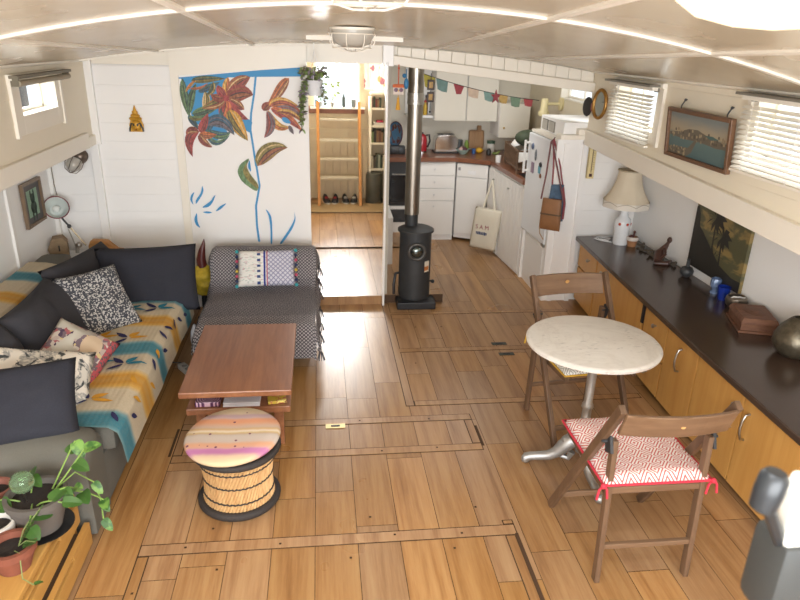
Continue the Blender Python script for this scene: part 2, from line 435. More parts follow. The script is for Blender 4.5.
def skew(x0, x1, dz0, dz1, y0=-1, y1=5.12):
    w.hexa([(x0,y0,zl(y0)+dz0),(x1,y0,zl(y0)+dz0),(x1,y1,zl(y1)+dz0),(x0,y1,zl(y1)+dz0),(x0,y0,zl(y0)+dz1),(x1,y0,zl(y0)+dz1),(x1,y1,zl(y1)+dz1),(x0,y1,zl(y1)+dz1)])
skew(XR-.03, XR+.012, -.115, 0); skew(XR, XRL+.05, -.10, -.06); skew(XR-.036, XR+.01, -.008, .004)
struct('trim_2', w, M['trim'], bev=.004)
# battens on the left lower wall and corner posts
w = MB(); w.box(XLL, 4.36, 0, XLL+.018, 4.40, 1.3); w.box(XLL, 5.08, 0, XLL+.03, 5.12, 1.3); w.box(XLL, 3.0, 0, XLL+.018, 3.04, 1.3); struct('trim_3', w, M['gloss_white'])
w = MB(); w.box(XL-.03, 5.085, 0, XL+.03, 5.12, 1.30); w.box(XL, 5.09, 1.28, XL+.05, 5.12, 1.86); struct('trim_4', w, M['white'], bev=.004)

# bulkhead across the boat at y = 5.12
def top(x): return ceil_z(x, 5.12) + .05
w = MB(); shiplap(w, (XLL-.05, 5.12), (-1.645, 5.12), (0, -1), 0, 1.33); shiplap(w, (-1.645, 5.12), (-1.02, 5.12), (0, -1), 0, 1.83); struct('wall_back_left', w, M['white'])
w = MB(); w.prism([(-1.65,5.13,1.80), (-1.02,5.13,1.80), (-1.02,5.13,top(-1.02)), (-1.66,5.13,top(-1.66))], (0,.05,0)); w.prism([(-1.02,5.075,1.762), (-.085,5.075,1.842), (-.085,5.075,top(-.085)), (-1.02,5.075,top(-1.02))], (0,.018,0)); w.prism([(-1.02,5.14,1.7), (-.085,5.14,1.7), (-.085,5.14,top(-.085)), (-1.02,5.14,top(-1.02))], (0,.04,0))
w.prism([(-.09,5.11,1.872), (.52,5.11,1.872), (.52,5.11,top(.5)), (-.09,5.11,top(-.1))], (0,.07,0))
w.prism([(-1.04,5.085,0), (-.985,5.085,0), (-.985,5.085,top(-1)), (-1.04,5.085,top(-1))], (0,.04,0))
struct('wall_back_head', w, M['trim'])
def beam_b(x): return 1.872 - (x-.5)*.106           # underside of the sloping kitchen beam
def beam_t(x): return 1.940 - (x-.5)*.104
w = MB(); xs = [.5 + i*.05 for i in range(32)]
w.prism([(.52,5.07,beam_b(.52)), (2.08,5.07,beam_b(2.08)), (2.08,5.07,beam_t(2.08)), (.52,5.07,beam_t(.52))], (0,.09,0))
struct('trim_5', w, M['trim'], bev=.005)
w = MB()
w.prism([(.50,5.13,beam_t(.5)-.03), (2.12,5.13,beam_t(2.12)-.03)] + [(x,5.13,top(x)) for x in (2.12,1.7,1.3,.9,.5)], (0,.04,0))
for i in range(15):
    x = .62 + i*.1; w.prism([(x-.0488,5.105,beam_t(x-.0488)-.02),(x+.0488,5.105,beam_t(x+.0488)-.02),(x+.0488,5.105,top(x+.0488)-.055),(x-.0488,5.105,top(x-.0488)-.055)], (0,.028,0))
struct('wall_back_right', w, M['trim'], bev=.003)
w = MB(); w.box(.486, 5.05, 0, .503, 5.12, 1.885); w.box(.46, 5.06, 1.86, .54, 5.13, 2.02); struct('door_1', w, M['gloss_white'], bev=.004)
# panel at the end of the sideboard and the lamp alcove's end wall
w = MB(); w.box(1.845, 5.10, 0, 2.085, 5.14, 1.35, bev=.003); w.box(1.90, 5.09, 0, 1.935, 5.10, 1.32); w.box(2.05, 5.085, 0, 2.088, 5.10, 1.34)
struct('wall_partition', w, M['white'])
w = MB(); shiplap(w, (2.09, 5.12), (2.62, 5.12), (0, -1), 0, 1.45); struct('wall_alcove', w, M['white'])

# ceiling panels + battens
t = NT('ceiling_paint'); v = t.coord(); nz = t.noise(v, 1.3, 3, .5)
t.set(t.mix(nz, '#bbac92', '#cbbfa9'), t.math('MULTIPLY_ADD', t.noise(v, 2.5, 2), .16, .17), 0, .55)
t.bump(t.noise(v, 1.6, 1), .12, .03); M['ceil'] = t.mat
w = MB(); xs = [-1.70 + i*.1293 for i in range(31)]; ys = [-1 + i*.4083 for i in range(16)] 
SK = (-.04, .47, 4.22, 4.62)                         # skylight opening
ys = sorted(set([round(y, 3) for y in ys if not (SK[2]-.1 < y < SK[3]+.1)] + [SK[2], SK[3], 5.2])); xs = sorted(set([round(x, 3) for x in xs if not (SK[0]-.05 < x < SK[1]+.05)] + [SK[0], SK[1], .1, .3]))
for a, b in zip(ys, ys[1:]):
    for c, d in zip(xs, xs[1:]):
        if a >= SK[2]-.001 and b <= SK[3]+.001 and c >= SK[0]-.001 and d <= SK[1]+.001: continue
        if -.35 < (c+d)/2 < .85 and .1 < (a+b)/2 < 1.1: continue      # unseen hatch over the photographer, cut to let light in
        q = [(c,a),(d,a),(d,b),(c,b)]
        w.poly([(x,y,ceil_z(x,y)) for x,y in q[::-1]]); w.poly([(x,y,ceil_z(x,y)+.03) for x,y in q])
bmesh.ops.remove_doubles(w.bm, verts=w.bm.verts[:], dist=1e-4)
struct('ceiling', w, M['ceil'], smooth=True, angle=30)
w = MB()
def cbat(x0, y0, x1, y1, n=14, wd=.035, h=.010):
    for i in range(n):
        a, b = i/n, (i+1)/n
        p = V((x0+(x1-x0)*a, y0+(y1-y0)*a, 0)); q = V((x0+(x1-x0)*b, y0+(y1-y0)*b, 0)); d = (q-p).normalized(); s = V((-d.y, d.x, 0))*wd/2
        c = [p+s, p-s, q-s, q+s]
        w.hexa([(k.x,k.y,ceil_z(k.x,k.y)-h) for k in c] + [(k.x,k.y,ceil_z(k.x,k.y)+.005) for k in c])
for x in (-1.08, -.45, .82, 1.46): cbat(x, 1.2, x, 5.1, wd=.028, h=.010)
cbat(-1.65, 2.50, 2.1, 2.50, 24); cbat(-1.65, 4.9, -.1, 5.05, 12); cbat(-1.6, 1.0, -1.6, 5.1, 12, .05); cbat(2.06, 1.0, 2.06, 5.1, 12, .05)
struct('trim_6', w, M['trim'])
# skylight curb and pane
w = MB(); z0 = ceil_z(.2, 4.4)
for q in ((SK[0]-.03,SK[2]-.03,SK[1]+.03,SK[2]), (SK[0]-.03,SK[3],SK[1]+.03,SK[3]+.03), (SK[0]-.03,SK[2],SK[0],SK[3]), (SK[1],SK[2],SK[1]+.03,SK[3])): w.box(q[0],q[1],z0-.015,q[2],q[3],z0+.12)
struct('window_4', w, M['trim']).name = 'window_4'

# aft part: kitchen and hall shell
w = MB(); w.box(-1.75, 5.17, 2.0, 2.75, 8.75, 2.04); struct('ceiling_aft', w, M['cream'])
w = MB(); w.box(.72, 7.5, 0, 2.7, 7.56, 2.0); struct('wall_kitchen_back', w, plain('#d9d3c4', .5, var=.03))
w = MB(); YK = (5.60, 6.50, 1.56, 1.80)
for a, b, c, d in ((5.14, 7.56, 0, YK[2]-.013), (5.14, YK[0]-.013, YK[2]-.013, 2.0), (YK[1]+.013, 7.56, YK[2]-.013, YK[3]), (YK[1]+.013, 6.95, YK[3], 2.0), (7.35, 7.56, YK[3], 2.0), (YK[0], YK[1], YK[3]+.02, 2.0), (6.95, 7.35, 1.86, 2.0)): w.box(2.33, a, c, 2.38, b, d)
struct('wall_kitchen_right', w, plain('#d9cfb8', .5, var=.03))
w = MB(); w.hexa([(.50,5.13,.0),(.53,5.13,.0),(.88,8.6,.0),(.85,8.6,.0),(.50,5.13,2.0),(.53,5.13,2.0),(.88,8.6,2.0),(.85,8.6,2.0)]); struct('wall_hall_right', w, plain('#b9b2a4', .6))
w = MB(); w.box(-.36, 5.14, 0, -.32, 8.65, 2.0); struct('wall_hall_left', w, M['cream'])
HW = (-.06, .50, 1.24, 1.84)
w = MB()
for a, b, c, d in ((-.36, .98, 0, HW[2]), (-.36, HW[0], HW[2], 2.0), (HW[1], .56, HW[2], 2.0), (.86, .98, HW[2], 2.0), (.56,.86,HW[2],1.45), (HW[0], .98, HW[3], 2.0)): w.box(a, 8.6, c, b, 8.66, d)
for i in range(9):
    x = -.22 + i*.095; w.box(x, 8.585, .09, x+.09, 8.6, .92)
w.box(-.32, 8.575, .92, .7, 8.6, .98); w.box(-.32, 8.575, .3, -.24, 8.6, .95); w.box(-.14, 8.57, 1.16, .56, 8.6, 1.24, 1)
struct('wall_hall_back', w, [plain('#cfc0a4', .55, var=.05), plain('#8a5a48', .5)], bev=.003)
w = MB(); w.box(HW[0], 8.60, HW[2], HW[0]+.03, 8.63, HW[3]); w.box(HW[1]-.03, 8.60, HW[2], HW[1], 8.63, HW[3]); w.box(.2, 8.605, HW[2], .215, 8.625, HW[3]); w.box(HW[0]-.05, 8.5, HW[2]-.02, HW[1]+.06, 8.64, HW[2])
struct('window_5', w, M['gloss_white'])

# rear of the cabin behind the photographer: unseen openings added to let light in
w = MB()
for a, b, c, d in ((-2.02, -1.45, 0, 2.4), (1.65, 2.62, 0, 2.4), (-1.45, 1.65, 0, .55), (-1.45, 1.65, 2.05, 2.4)): w.box(a, -1.06, c, b, -1.0, d)
struct('wall_rear', w, M['white'])
w = MB()
for x in (-1.43, -.65, .1, .85, 1.63): w.box(x-.02, -1.05, .55, x+.02, -1.02, 2.05)
struct('rear_light_opening', w, M['gloss_white'])
w = MB()
for q in ((-.4,.1,.9,.14),(-.4,1.08,.9,1.12),(-.4,.14,-.36,1.08),(.86,.14,.9,1.08)): w.box(q[0],q[1],2.17,q[2],q[3],2.40)
struct('hatch_light_opening', w, M['trim'])  # curb of the unseen hatch, added for its light

# windows in the upper side walls: casing, reveal, muntin and pane
def side_window(name, X, sgn, y0, y1, z0, z1, muntins=(), casing=None):
    """sgn: +1 the room lies towards +x"""
    w = MB(); o = X - sgn*.10
    w.box(o, y0-.01, z0-.012, X, y1+.01, z0); w.box(o, y0-.01, z1, X, y1+.01, z1+.012); w.box(o, y0-.012, z0, X, y0, z1); w.box(o, y1, z0, X, y1+.012, z1)
    fx = X - sgn*.085
    w.box(fx-.012, y0, z0, fx+.012, y0+.02, z1); w.box(fx-.012, y1-.02, z0, fx+.012, y1, z1); w.box(fx-.012, y0, z0, fx+.012, y1, z0+.018); w.box(fx-.012, y0, z1-.018, fx+.012, y1, z1)
    for m in muntins: w.box(fx-.01, m-.008, z0, fx+.01, m+.008, z1)
    if casing:
        a, b, c, d = casing; e = X + sgn*.012
        for q in ((a, y0, c, d), (y1, b, c, d), (y0, y1, c, z0), (y0, y1, z1, d)): w.box(X, q[0], q[2], e, q[1], q[3])
        w.box(X, a-.03, c-.01, X+sgn*.02, a, d); w.box(X, b, c-.01, X+sgn*.02, b+.03, d); w.box(X, a-.03, d, X+sgn*.03, b+.03, d+.03)
    o = struct(name, w, M['trim'], bev=.002)
    g = MB(); g.box(fx-.002, y0+.01, z0+.01, fx+.002, y1-.01, z1-.01); p = obj('pane', g, M['pane'], o)
    return o
t = NT('pane'); a = t.n('ShaderNodeBsdfTransparent'); gl = t.n('ShaderNodeBsdfGlossy', _Roughness=.02); mx = t.n('ShaderNodeMixShader', _Fac=.05)
t.l(a.outputs[0], mx.inputs[1]); t.l(gl.outputs[0], mx.inputs[2]); t.l(mx.outputs[0], t.t.nodes['Material Output'].inputs[0]); M['pane'] = t.mat
side_window('window_1', XL, 1, 3.97, 4.49, 1.60, 1.775, (4.17,), (3.88, 4.56, 1.50, 1.79))
side_window('window_2', XR, -1, *W1, (4.43,), (4.0, 4.65, 1.47, 1.81))
side_window('window_3', XR, -1, *W2, (2.75,), (2.27, 3.10, 1.50, 1.84))
side_window('window_8', 2.33, -1, *YK, (6.1,)); side_window('window_9', 2.33, -1, 6.95, 7.35, 1.72, 1.86)
for nm, q, ax in (('window_5', (HW[0], HW[1], HW[2], HW[3]), 'hall'),):
    g = MB(); g.box(q[0], 8.635, q[2], q[1], 8.639, q[3]); o = obj('pane', g, M['pane'], bpy.data.objects['window_5'])
g = MB(); g.box(SK[0], SK[2], z0-.006, SK[1], SK[3], z0+.004)
t = NT('glowing_pane'); t.set('#ffffff', .5, 0, .2); t.b.inputs['Emission Color'].default_value = (.95, .98, 1, 1); t.b.inputs['Emission Strength'].default_value = 1.3; obj('pane', g, t.mat, bpy.data.objects['window_4'])  # emission stands in for daylight through the skylight
# dark quay edge outside the left window, hull of the neighbour outside the right ones
w = MB(); w.box(-3.6, 3.0, .9, -3.4, 8.6, 1.42); struct('trim_7', w, plain('#55524c', .8))
# ------------------------------------------------------------------ mural
MC = {'blue':'#3b8fc4','dkgreen':'#3d5546','green':'#5f7d52','tan':'#c3a878','orange':'#b8693a','ochre':'#c08f35','brown':'#8f5738','rust':'#8a4038','red':'#9a3d3c','olive':'#7d7038','teal':'#35566a','grey':'#6d6268','dark':'#3a2f30'}
keys = list(MC)
def painted(c, dark=.35):
    t = NT('mural_' + c); v = t.coord(scale=(1, 1, .55), rot=(0, .5, 0)); n_ = t.ramp(t.noise(v, 34, 4, .6, 1.6), [(.36, 0.0), (.64, 1.0)]); b = lin(MC[c])
    d = tuple(x*(1-dark) for x in b[:3])+(1,); e = tuple(min(1, x*1.45+.02) for x in b[:3])+(1,)
    return t.set(t.mix(n_, d, e) if c != 'blue' else MC[c], .55)
def smooth_poly(pts, it=2):
    for _ in range(it):
        q = []
        for i in range(len(pts)):
            a, b = pts[i], pts[(i+1) % len(pts)]
            q += [(a[0]*.8+b[0]*.2, a[1]*.8+b[1]*.2), (a[0]*.2+b[0]*.8, a[1]*.2+b[1]*.8)]
        pts = q
    return pts
w = MB(); w.prism([(-1.0,5.098,.0), (-.085,5.098,.0), (-.085,5.098,1.88), (-1.0,5.098,1.80)], (0,.022,0), 0)
for i, (c, pts) in enumerate(MURAL):
    pts = smooth_poly(pts, 2) if len(pts) < 14 and i > 1 else pts
    y = 5.0975 - .00004*i
    f = w.poly([(x, y, z) for x, z in pts], 1 + keys.index(c))
    if f: f.normal_update(); bmesh.ops.triangulate(w.bm, faces=[f])
for cx, cz, r_, c in ((.0, .0, .0, 'red'),) and ((MURAL_LEAVES[12][0][0][0], MURAL_LEAVES[12][0][0][1], .022, 'red'), (MURAL_LEAVES[12][0][0][0]+.004, MURAL_LEAVES[12][0][0][1]+.004, .010, 'ochre')):
    w.poly([(cx+r_*math.cos(2*PI*k/14), 5.0865-r_*.01, cz+r_*math.sin(2*PI*k/14)) for k in range(14)], 1 + keys.index(c))
w.box(-.088, 5.088, 0, -.078, 5.125, 1.85, 0)
o = obj('mural_panel', w, [plain('#eeece9', .5, var=.012, scale=3)] + [painted(c) for c in keys] )
tag(o, 'white wall panel painted with large rust, green and blue flowers and leaves', 'mural')

# ------------------------------------------------------------------ soft things
def cushion(w, h, t, seed=0, n=18, pinch=.07, wr=.012):
    mb = MB(); rnd = V((seed*3.1, seed*7.7, seed*1.3))
    def pt(u, v, s):
        x = w/2*u*(1 - pinch*(1-v*v)*abs(u)**3); y = h/2*v*(1 - pinch*(1-u*u)*abs(v)**3)
        k = max(0, (1-u**4)*(1-v**4))**.55
        z = s*t/2*k*(.82 + .3*noise.noise(V((u*1.3, v*1.3, s*2))+rnd))
        z += wr*noise.noise(V((u*4, v*2.2, s))+rnd)*k + wr*.7*noise.noise(V((u*9, v*7, s*3))+rnd)*k
        return (x, y, z)
    for s in (1, -1): mb.grid(lambda a, b: pt(a*2-1, b*2-1, s), n, n)
    bmesh.ops.remove_doubles(mb.bm, verts=mb.bm.verts[:], dist=1e-4)
    return mb
def frame3(normal, up, roll=0):
    z = V(normal).normalized(); y = V(up); y = (y - z*y.dot(z)).normalized(); x = y.cross(z)
    R = Matrix((x, y, z)).transposed()
    return R @ Matrix.Rotation(math.radians(roll), 3, 'Z')
def put_cushion(name, mb, mats, c, normal, up, label, cat='cushion', group=None, roll=0):
    me_o = obj(name, mb, mats, smooth=True, angle=180)
    # the builder recentres on its base; keep the local plane axes for the pattern
    global OFF
    OFF = me_o.location.copy()
    me_o.matrix_world = Matrix.Translation(V(c)) @ frame3(normal, up, roll).to_4x4() @ Matrix.Translation(OFF)
    return tag(me_o, label, cat, group)

M['black_fab'] = fabric('#292a31', '#373840', 240, .95, .3, 'black_fabric')
M['dark_fab'] = fabric('#36363b', '#444449', 240, .95, .35, 'charcoal_fabric')
M['sofa'] = fabric('#5f5d56', '#6d6b63', 260, .8, .12, 'grey_upholstery')

# sofa
sofa = thing('sofa', 'long grey upholstered sofa along the left wall under a patterned throw', 'sofa', (-1.45, 3.55, 0))
w = MB(); w.box(-1.92, 2.46, .02, -.99, 4.68, .27, bev=.02); obj('base', w, M['sofa'], sofa, smooth=True)
w = MB(); w.box(-1.74, 2.69, .27, -.94, 4.42, .405, bev=.03); obj('seat', w, M['sofa'], sofa, smooth=True)
w = MB(); w.box(-1.93, 2.46, .29, -1.73, 4.68, .60, bev=.05); obj('backrest', w, M['sofa'], sofa, smooth=True)
def arm(y0, y1):
    w = MB(); ym, r = (y0+y1)/2, (y1-y0)/2
    prof = [(y0+.012, .02), (y0+.008, .32), (y0, .37)] + [(ym - r*math.cos(PI*k/10), .38 + .095*math.sin(PI*k/10)) for k in range(1, 10)] + [(y1, .37), (y1-.008, .32), (y1-.012, .02)]
    xs = [(-1.92, 0), (-1.06, 0), (-1.01, .012), (-.985, .035)]
    rows = [w.verts([(x, ym+(y-ym)*(1-i*2), z-(i if z > .3 else 0)) for y, z in prof]) for x, i in xs]
    for A, B in zip(rows, rows[1:]):
        for k in range(len(A)-1): w.face((A[k], A[k+1], B[k+1], B[k]))
    w.face(rows[0]); w.face(rows[-1][::-1]); return w
obj('armrest', arm(2.42, 2.66), M['sofa'], sofa, smooth=True, angle=50)
obj('armrest', arm(4.42, 4.68), M['sofa'], sofa, smooth=True, angle=50)

# throw over seat and back
PATH = [(-1.925,.45), (-1.945,.58), (-1.90,.625), (-1.80,.622), (-1.715,.60), (-1.70,.52), (-1.69,.44), (-1.62,.425), (-1.4,.428), (-1.2,.43), (-1.05,.428), (-.95,.422), (-.912,.395), (-.90,.34), (-.895,.29), (-.888,.235)]
cum = [0]
for a, b in zip(PATH, PATH[1:]): cum.append(cum[-1] + math.dist(a, b))
def path_at(s):
    s = max(0, min(s, cum[-1]-1e-6))
    for i in range(len(PATH)-1):
        if s <= cum[i+1]:
            f = (s-cum[i])/(cum[i+1]-cum[i]); return (PATH[i][0]+(PATH[i+1][0]-PATH[i][0])*f, PATH[i][1]+(PATH[i+1][1]-PATH[i][1])*f)
def throw_pt(s, y, off=0):
    x, z = path_at(s); x2, z2 = path_at(s+.02); x0, z0 = path_at(s-.02)
    n_ = V((-(z2-z0), 0, x2-x0)).normalized()
    k = .009*noise.noise(V((s*5, y*3.2, 1))) + .003*noise.noise(V((s*9, y*9, 4)))
    e = max(0, (s - 1.55)) * .10*math.sin(y*17)
    p = V((x + e, y, z)) + n_*(.004 + k + off); return p
YT0, YT1 = 2.64, 4.38
t = NT('throw_cloth'); v = t.coord(); sp = t.sep(v)
wob = t.math('MULTIPLY_ADD', t.noise(v, 3, 2), .05, t.math('ADD', sp[1], t.math('MULTIPLY', sp[0], -.10)))
ph = t.math('FRACT', t.math('MULTIPLY_ADD', wob, 1/.74, .5 + .262/.74))
rib = t.math('MULTIPLY', t.math('SINE', t.math('MULTIPLY', sp[0], 260)), .5)
c1 = t.ramp(ph, [(0, '#cbbda3'), (.12, '#cbbda3'), (.17, '#d8ab53'), (.22, '#cf9431'), (.27, '#c99a4a'), (.32, '#cf9431'), (.345, '#d8ab53'), (.40, '#cbbda3'), (.62, '#c9bca4'), (.655, '#6b9aa3'), (.69, '#2f7d90'), (.80, '#2f7d90'), (.83, '#6b9aa3'), (.87, '#cbbda3')])
col = t.mix(t.math('MULTIPLY', t.noise(v, 90, 2), .35), c1, '#8f8572')
t.set(col, .95, 0, .2); t.bump(t.math('ADD', t.noise(v, 130, 2), rib), .18, .006); M['throw'] = t.mat
w = MB(); ns, ny = 130, 120
w.grid(lambda a, b: throw_pt(a*cum[-1], YT0 + (YT1-YT0)*b), ns, ny, 0)
def leaf_on(s, y, ang, L, wd, m):
    pts = []
    for k in range(8):
        a = k/7; pts.append((a*L, wd*math.sin(PI*a**.8)))
    pts += [(a*L, -wd*.6*math.sin(PI*a**.8)) for a in [1-k/7 for k in range(1, 7)]]
    c, s_ = math.cos(ang), math.sin(ang)
    f = w.poly([throw_pt(s+p*c-q*s_, y+p*s_+q*c, .0065) for p, q in pts], m)
    if f: f.normal_update(); bmesh.ops.triangulate(w.bm, faces=[f])
random.seed(3)
for r, yb in enumerate((2.53, 2.89, 3.26, 3.58, 4.0, 4.28)):
    for j in range(5):
        s = 1.20 - j*.165 - .06*(r % 2); yy = yb + random.uniform(-.02, .02)
        if yy < YT0+.06 or yy > YT1-.05 or s > 1.36: continue
        small = (3, 2)[r % 2]; a0 = random.uniform(-.2, .2)
        leaf_on(s, yy, 2.3+a0, .10, .021, 1); leaf_on(s+.012, yy, .95+a0, .085, .024, small); leaf_on(s+.015, yy-.01, .15+a0, .10, .019, small); leaf_on(s, yy-.012, 3.75+a0, .09, .016, 1)
for j in range(14):
    y = YT0 + .06 + j*.115; leaf_on(1.33+random.uniform(-.03,.05), y, random.uniform(.6, 2.4), .075, .016, random.choice((1, 3, 1, 2)))
o = obj('throw', w, [M['throw'], fabric('#2c2b4d', '#393862', 200), fabric('#d09a3a', '#c48c2c', 200), fabric('#2b7186', '#357e92', 200)], smooth=True, angle=180)
tag(o, 'quilted beige throw with mustard and teal bands and leaf sprigs over the sofa', 'throw')

# cushions on the sofa
G = 'dark back cushions along the sofa'
put_cushion('cushion', cushion(.76, .44, .22, 1), M['dark_fab'], (-1.46, 4.22, .53), (.80, -.12, .55), (-.3, .1, 1), 'charcoal back cushion in the far left sofa corner behind the speckled cushion', group=G)
put_cushion('cushion', cushion(.68, .44, .26, 2), M['dark_fab'], (-1.47, 3.50, .53), (.80, 0, .60), (-.5, 0, 1), 'wide charcoal back cushion at the middle of the sofa behind the flower print cushion', group=G)
put_cushion('cushion', cushion(.50, .44, .22, 3), M['dark_fab'], (-1.51, 2.93, .53), (.85, -.05, .50), (-.5, 0, 1), 'charcoal back cushion cut by the left edge, above the white leaf print cushion', group=G)
put_cushion('cushion', cushion(.63, .44, .20, 4, pinch=.05), M['black_fab'], (-1.13, 4.25, .54), (.10, -.93, .36), (-.02, .4, 1), 'large plain black cushion leaning on the far sofa arm beside the painted panel', roll=2)
put_cushion('cushion', cushion(.52, .36, .16, 5, pinch=.05), M['black_fab'], (-1.31, 2.61, .565), (.12, -.65, .65), (0, .6, 1), 'plain black cushion leaning on the near sofa arm behind the plants', roll=8)
t = NT('speckled_print'); v = t.coord(); vo = t.n('ShaderNodeTexVoronoi', _Scale=70); t.l(v, vo.inputs[0])
f = t.math('ADD', t.math('LESS_THAN', vo.outputs['Distance'], .33), t.math('GREATER_THAN', t.noise(v, 90, 2), .58), clamp=True)
t.set(t.mix(f, '#474950', '#bdbcb8'), .95, 0, .2); m = t.mat
put_cushion('cushion', cushion(.37, .41, .15, 6), m, (-1.30, 3.78, .575), (.45, -.55, .62), (-.25, .45, 1), 'square navy and white speckled cushion in front of the far corner', roll=7)
t = NT('flower_print'); v = t.coord(); sp = t.sep(v); vo = t.n('ShaderNodeTexVoronoi', _Scale=44); t.l(v, vo.inputs[0])
pal = t.ramp(t.sep(vo.outputs['Color'])[0], [(0, '#7a6a72'), (.2, '#b9a9a0'), (.4, '#a8646a'), (.55, '#cdbb8a'), (.7, '#54465a'), (.85, '#c9c0b6'), (1, '#c98a86')], 'CONSTANT')
bg = t.ramp(t.math('MULTIPLY_ADD', sp[1], 2.4, .5), [(0, '#5a4a50'), (.22, '#6b5f61'), (.4, '#9a8f86'), (.6, '#c2beb2'), (1, '#d2d0c6')])
m1 = t.math('MULTIPLY', t.math('GREATER_THAN', t.noise(v, 11, 3), .47), t.math('GREATER_THAN', sp[1], -.12))
c = t.mix(m1, bg, pal)
# pale oval and a rosy band at the foot
ov = t.math('LESS_THAN', t.math('ADD', t.math('POWER', t.math('MULTIPLY', t.math('SUBTRACT', sp[0], .07), 15), 2), t.math('POWER', t.math('MULTIPLY', t.math('ADD', sp[1], .05), 20), 2)), 1)
c = t.mix(ov, c, '#cdb79c')
bd = t.math('MULTIPLY', t.math('LESS_THAN', t.math('ABSOLUTE', t.math('ADD', sp[1], .145)), .025), t.math('GREATER_THAN', t.noise(v, 60, 1), .45))
t.set(t.mix(bd, c, '#b4565c'), .9, 0, .2)
put_cushion('cushion', cushion(.38, .32, .13, 7), t.mat, (-1.25, 3.17, .515), (.42, -.42, .80), (-.5, .32, .6), 'small flower print cushion with pink and violet blossoms lying tilted on the throw', roll=28)
t = NT('leaf_print'); v = t.coord(); n1 = t.noise(v, 7, 4, .7, .8); n2 = t.noise(t.coord(loc=(4, 2, 0)), 13, 3, .6, 1.2)
f = t.ramp(n1, [(.50, 0.0), (.56, .9), (.62, .2)]); g = t.ramp(n2, [(.56, 0.0), (.60, 1.0)])
t.set(t.mix(g, t.mix(f, '#e6e1d6', '#8a8d8c'), '#4e5254'), .95, 0, .2)
put_cushion('cushion', cushion(.60, .42, .15, 8), t.mat, (-1.37, 2.86, .52), (.38, -.50, .80), (-.15, .8, .55), 'white cushion with grey leaf print behind the near black cushion', roll=-2)

# ------------------------------------------------------------------ small drawer chest with plants, bottom left
M['yellow_wood'] = wood('#b08243', '#c09452', 'Y', .42, .6, name='yellow_beech', bump=.02)
M['yellow_wood_x'] = wood('#bf8434', '#d09a45', 'X', .42, .6, name='yellow_beech', bump=.02)
ch = thing('drawer_chest', 'low yellow wooden drawer chest beside the near sofa arm', 'chest', (-1.33, 2.07, 0))
w = MB(); w.box(-1.68, 1.76, 0, -1.05, 2.40, .232); obj('body', w, M['yellow_wood'], ch, bev=.004)
w = MB(); w.box(-1.69, 1.75, .232, -1.035, 2.405, .26); obj('top', w, M['yellow_wood'], ch, bev=.004)
for z0, z1, dx in ((.125, .222, .0), (.012, .118, .035)):
    w = MB(); x0, x1 = -1.05+dx, -1.027+dx
    w.box(x0, 1.77, z0, x1, 2.395, z1-.03); w.box(x0, 1.77, z1-.03, x1, 1.87, z1); w.box(x0, 2.2, z1-.03, x1, 2.395, z1); w.box(x0, 1.87, z1-.008, x1, 2.2, z1)
    d = obj('drawer', w, M['yellow_wood'], ch, bev=.002)
    w = MB(); w.box(-1.085, 1.80, z0+.01, x0, 2.34, z1-.012) if dx else w.box(-1.075, 1.8, z0+.01, x0, 2.34, z1-.02); obj('drawer_box', w, M['gap'], d)

soil = plain('#2c2420', .95, var=.3, scale=80, bump=.6)
M['leaf'] = None
t = NT('leaf_green'); v = t.coord(); t.set(t.mix(t.noise(v, 14, 3), '#22421b', '#4c7030'), .4, 0, .4, Subsurface_Weight=.0); M['leaf'] = t.mat
t = NT('leaf_variegated'); v = t.coord(); t.set(t.mix(t.ramp(t.noise(v, 30, 3), [(.45, 0.0), (.6, 1.0)]), '#345a26', '#6b9042'), .4, 0, .4); M['leaf2'] = t.mat
def pot(root, c, r0, r1, h, mat, rim=.02, name='pot', lip=None):
    w = MB(); r2 = r1 + (lip or .0)
    w.lathe([(0,0), (r0,0), (r1,h-rim), (r2,h-rim+.002), (r2+.002,h), (r1-.010,h), (r1-.014,h-.03), (r0*.9,.02), (0,.02)], c, 32)
    o = obj(name, w, mat, root, smooth=True, angle=35)
    w = MB(); w.lathe([(0,h-.022), (r1*.5,h-.018), (r1-.013,h-.024)], c, 24); obj('soil', w, soil, root, smooth=True)
    return o
def heart_leaf(mb, base, d, nrm, L, wd, m=0, droop=.25):
    d = V(d).normalized(); n_ = V(nrm); n_ = (n_ - d*n_.dot(d)).normalized(); s = d.cross(n_)
    ro = []
    for k in range(9):
        a = k/8; ww = wd*(math.sin(PI*a**.72))**.62 if 0 < a < 1 else 0
        back = -.10*L if False else 0
        c = V(base) + d*(L*a) - n_*(droop*L*a*a)
        ro.append([c - s*ww + n_*ww*.25 - d*(ww*.25*(1-a)), c, c + s*ww + n_*ww*.25 - d*(ww*.25*(1-a))])
    for A, B in zip(ro, ro[1:]):
        for j in (0, 1):
            vs = mb.verts([A[j], A[j+1], B[j+1], B[j]]); mb.face(vs, m)
pc = V((-1.085, 2.20, .272))
pl = thing('potted_pothos', 'trailing green plant in a large grey pot on the yellow chest', 'plant', pc)
pot(pl, pc, .072, .105, .15, plain('#625c56', .75, var=.12, scale=18, bump=.2), .03, lip=.004)
w = MB(); st = MB(); random.seed(11); top_c = pc + V((0,0,.13))
stems = [((.05,.02),(.13,.06,.10),(.16,.10,.14),1), ((.04,.05),(.10,.09,.12),(.12,.13,.16),1), ((.05,0),(.12,.05,.02),(.20,.10,-.10),1), ((.02,-.05),(.05,-.05,.03),(.11,-.05,.01),0), ((.0,-.04),(.02,-.10,.02),(.03,-.15,-.02),0), ((-.03,.03),(-.02,.05,.06),(-.05,.1,.05),0), ((.05,-.03),(.10,0,.06),(.13,.02,.02),1), ((-.05,-.02),(-.1,-.03,.03),(-.16,-.02,.0),0)]
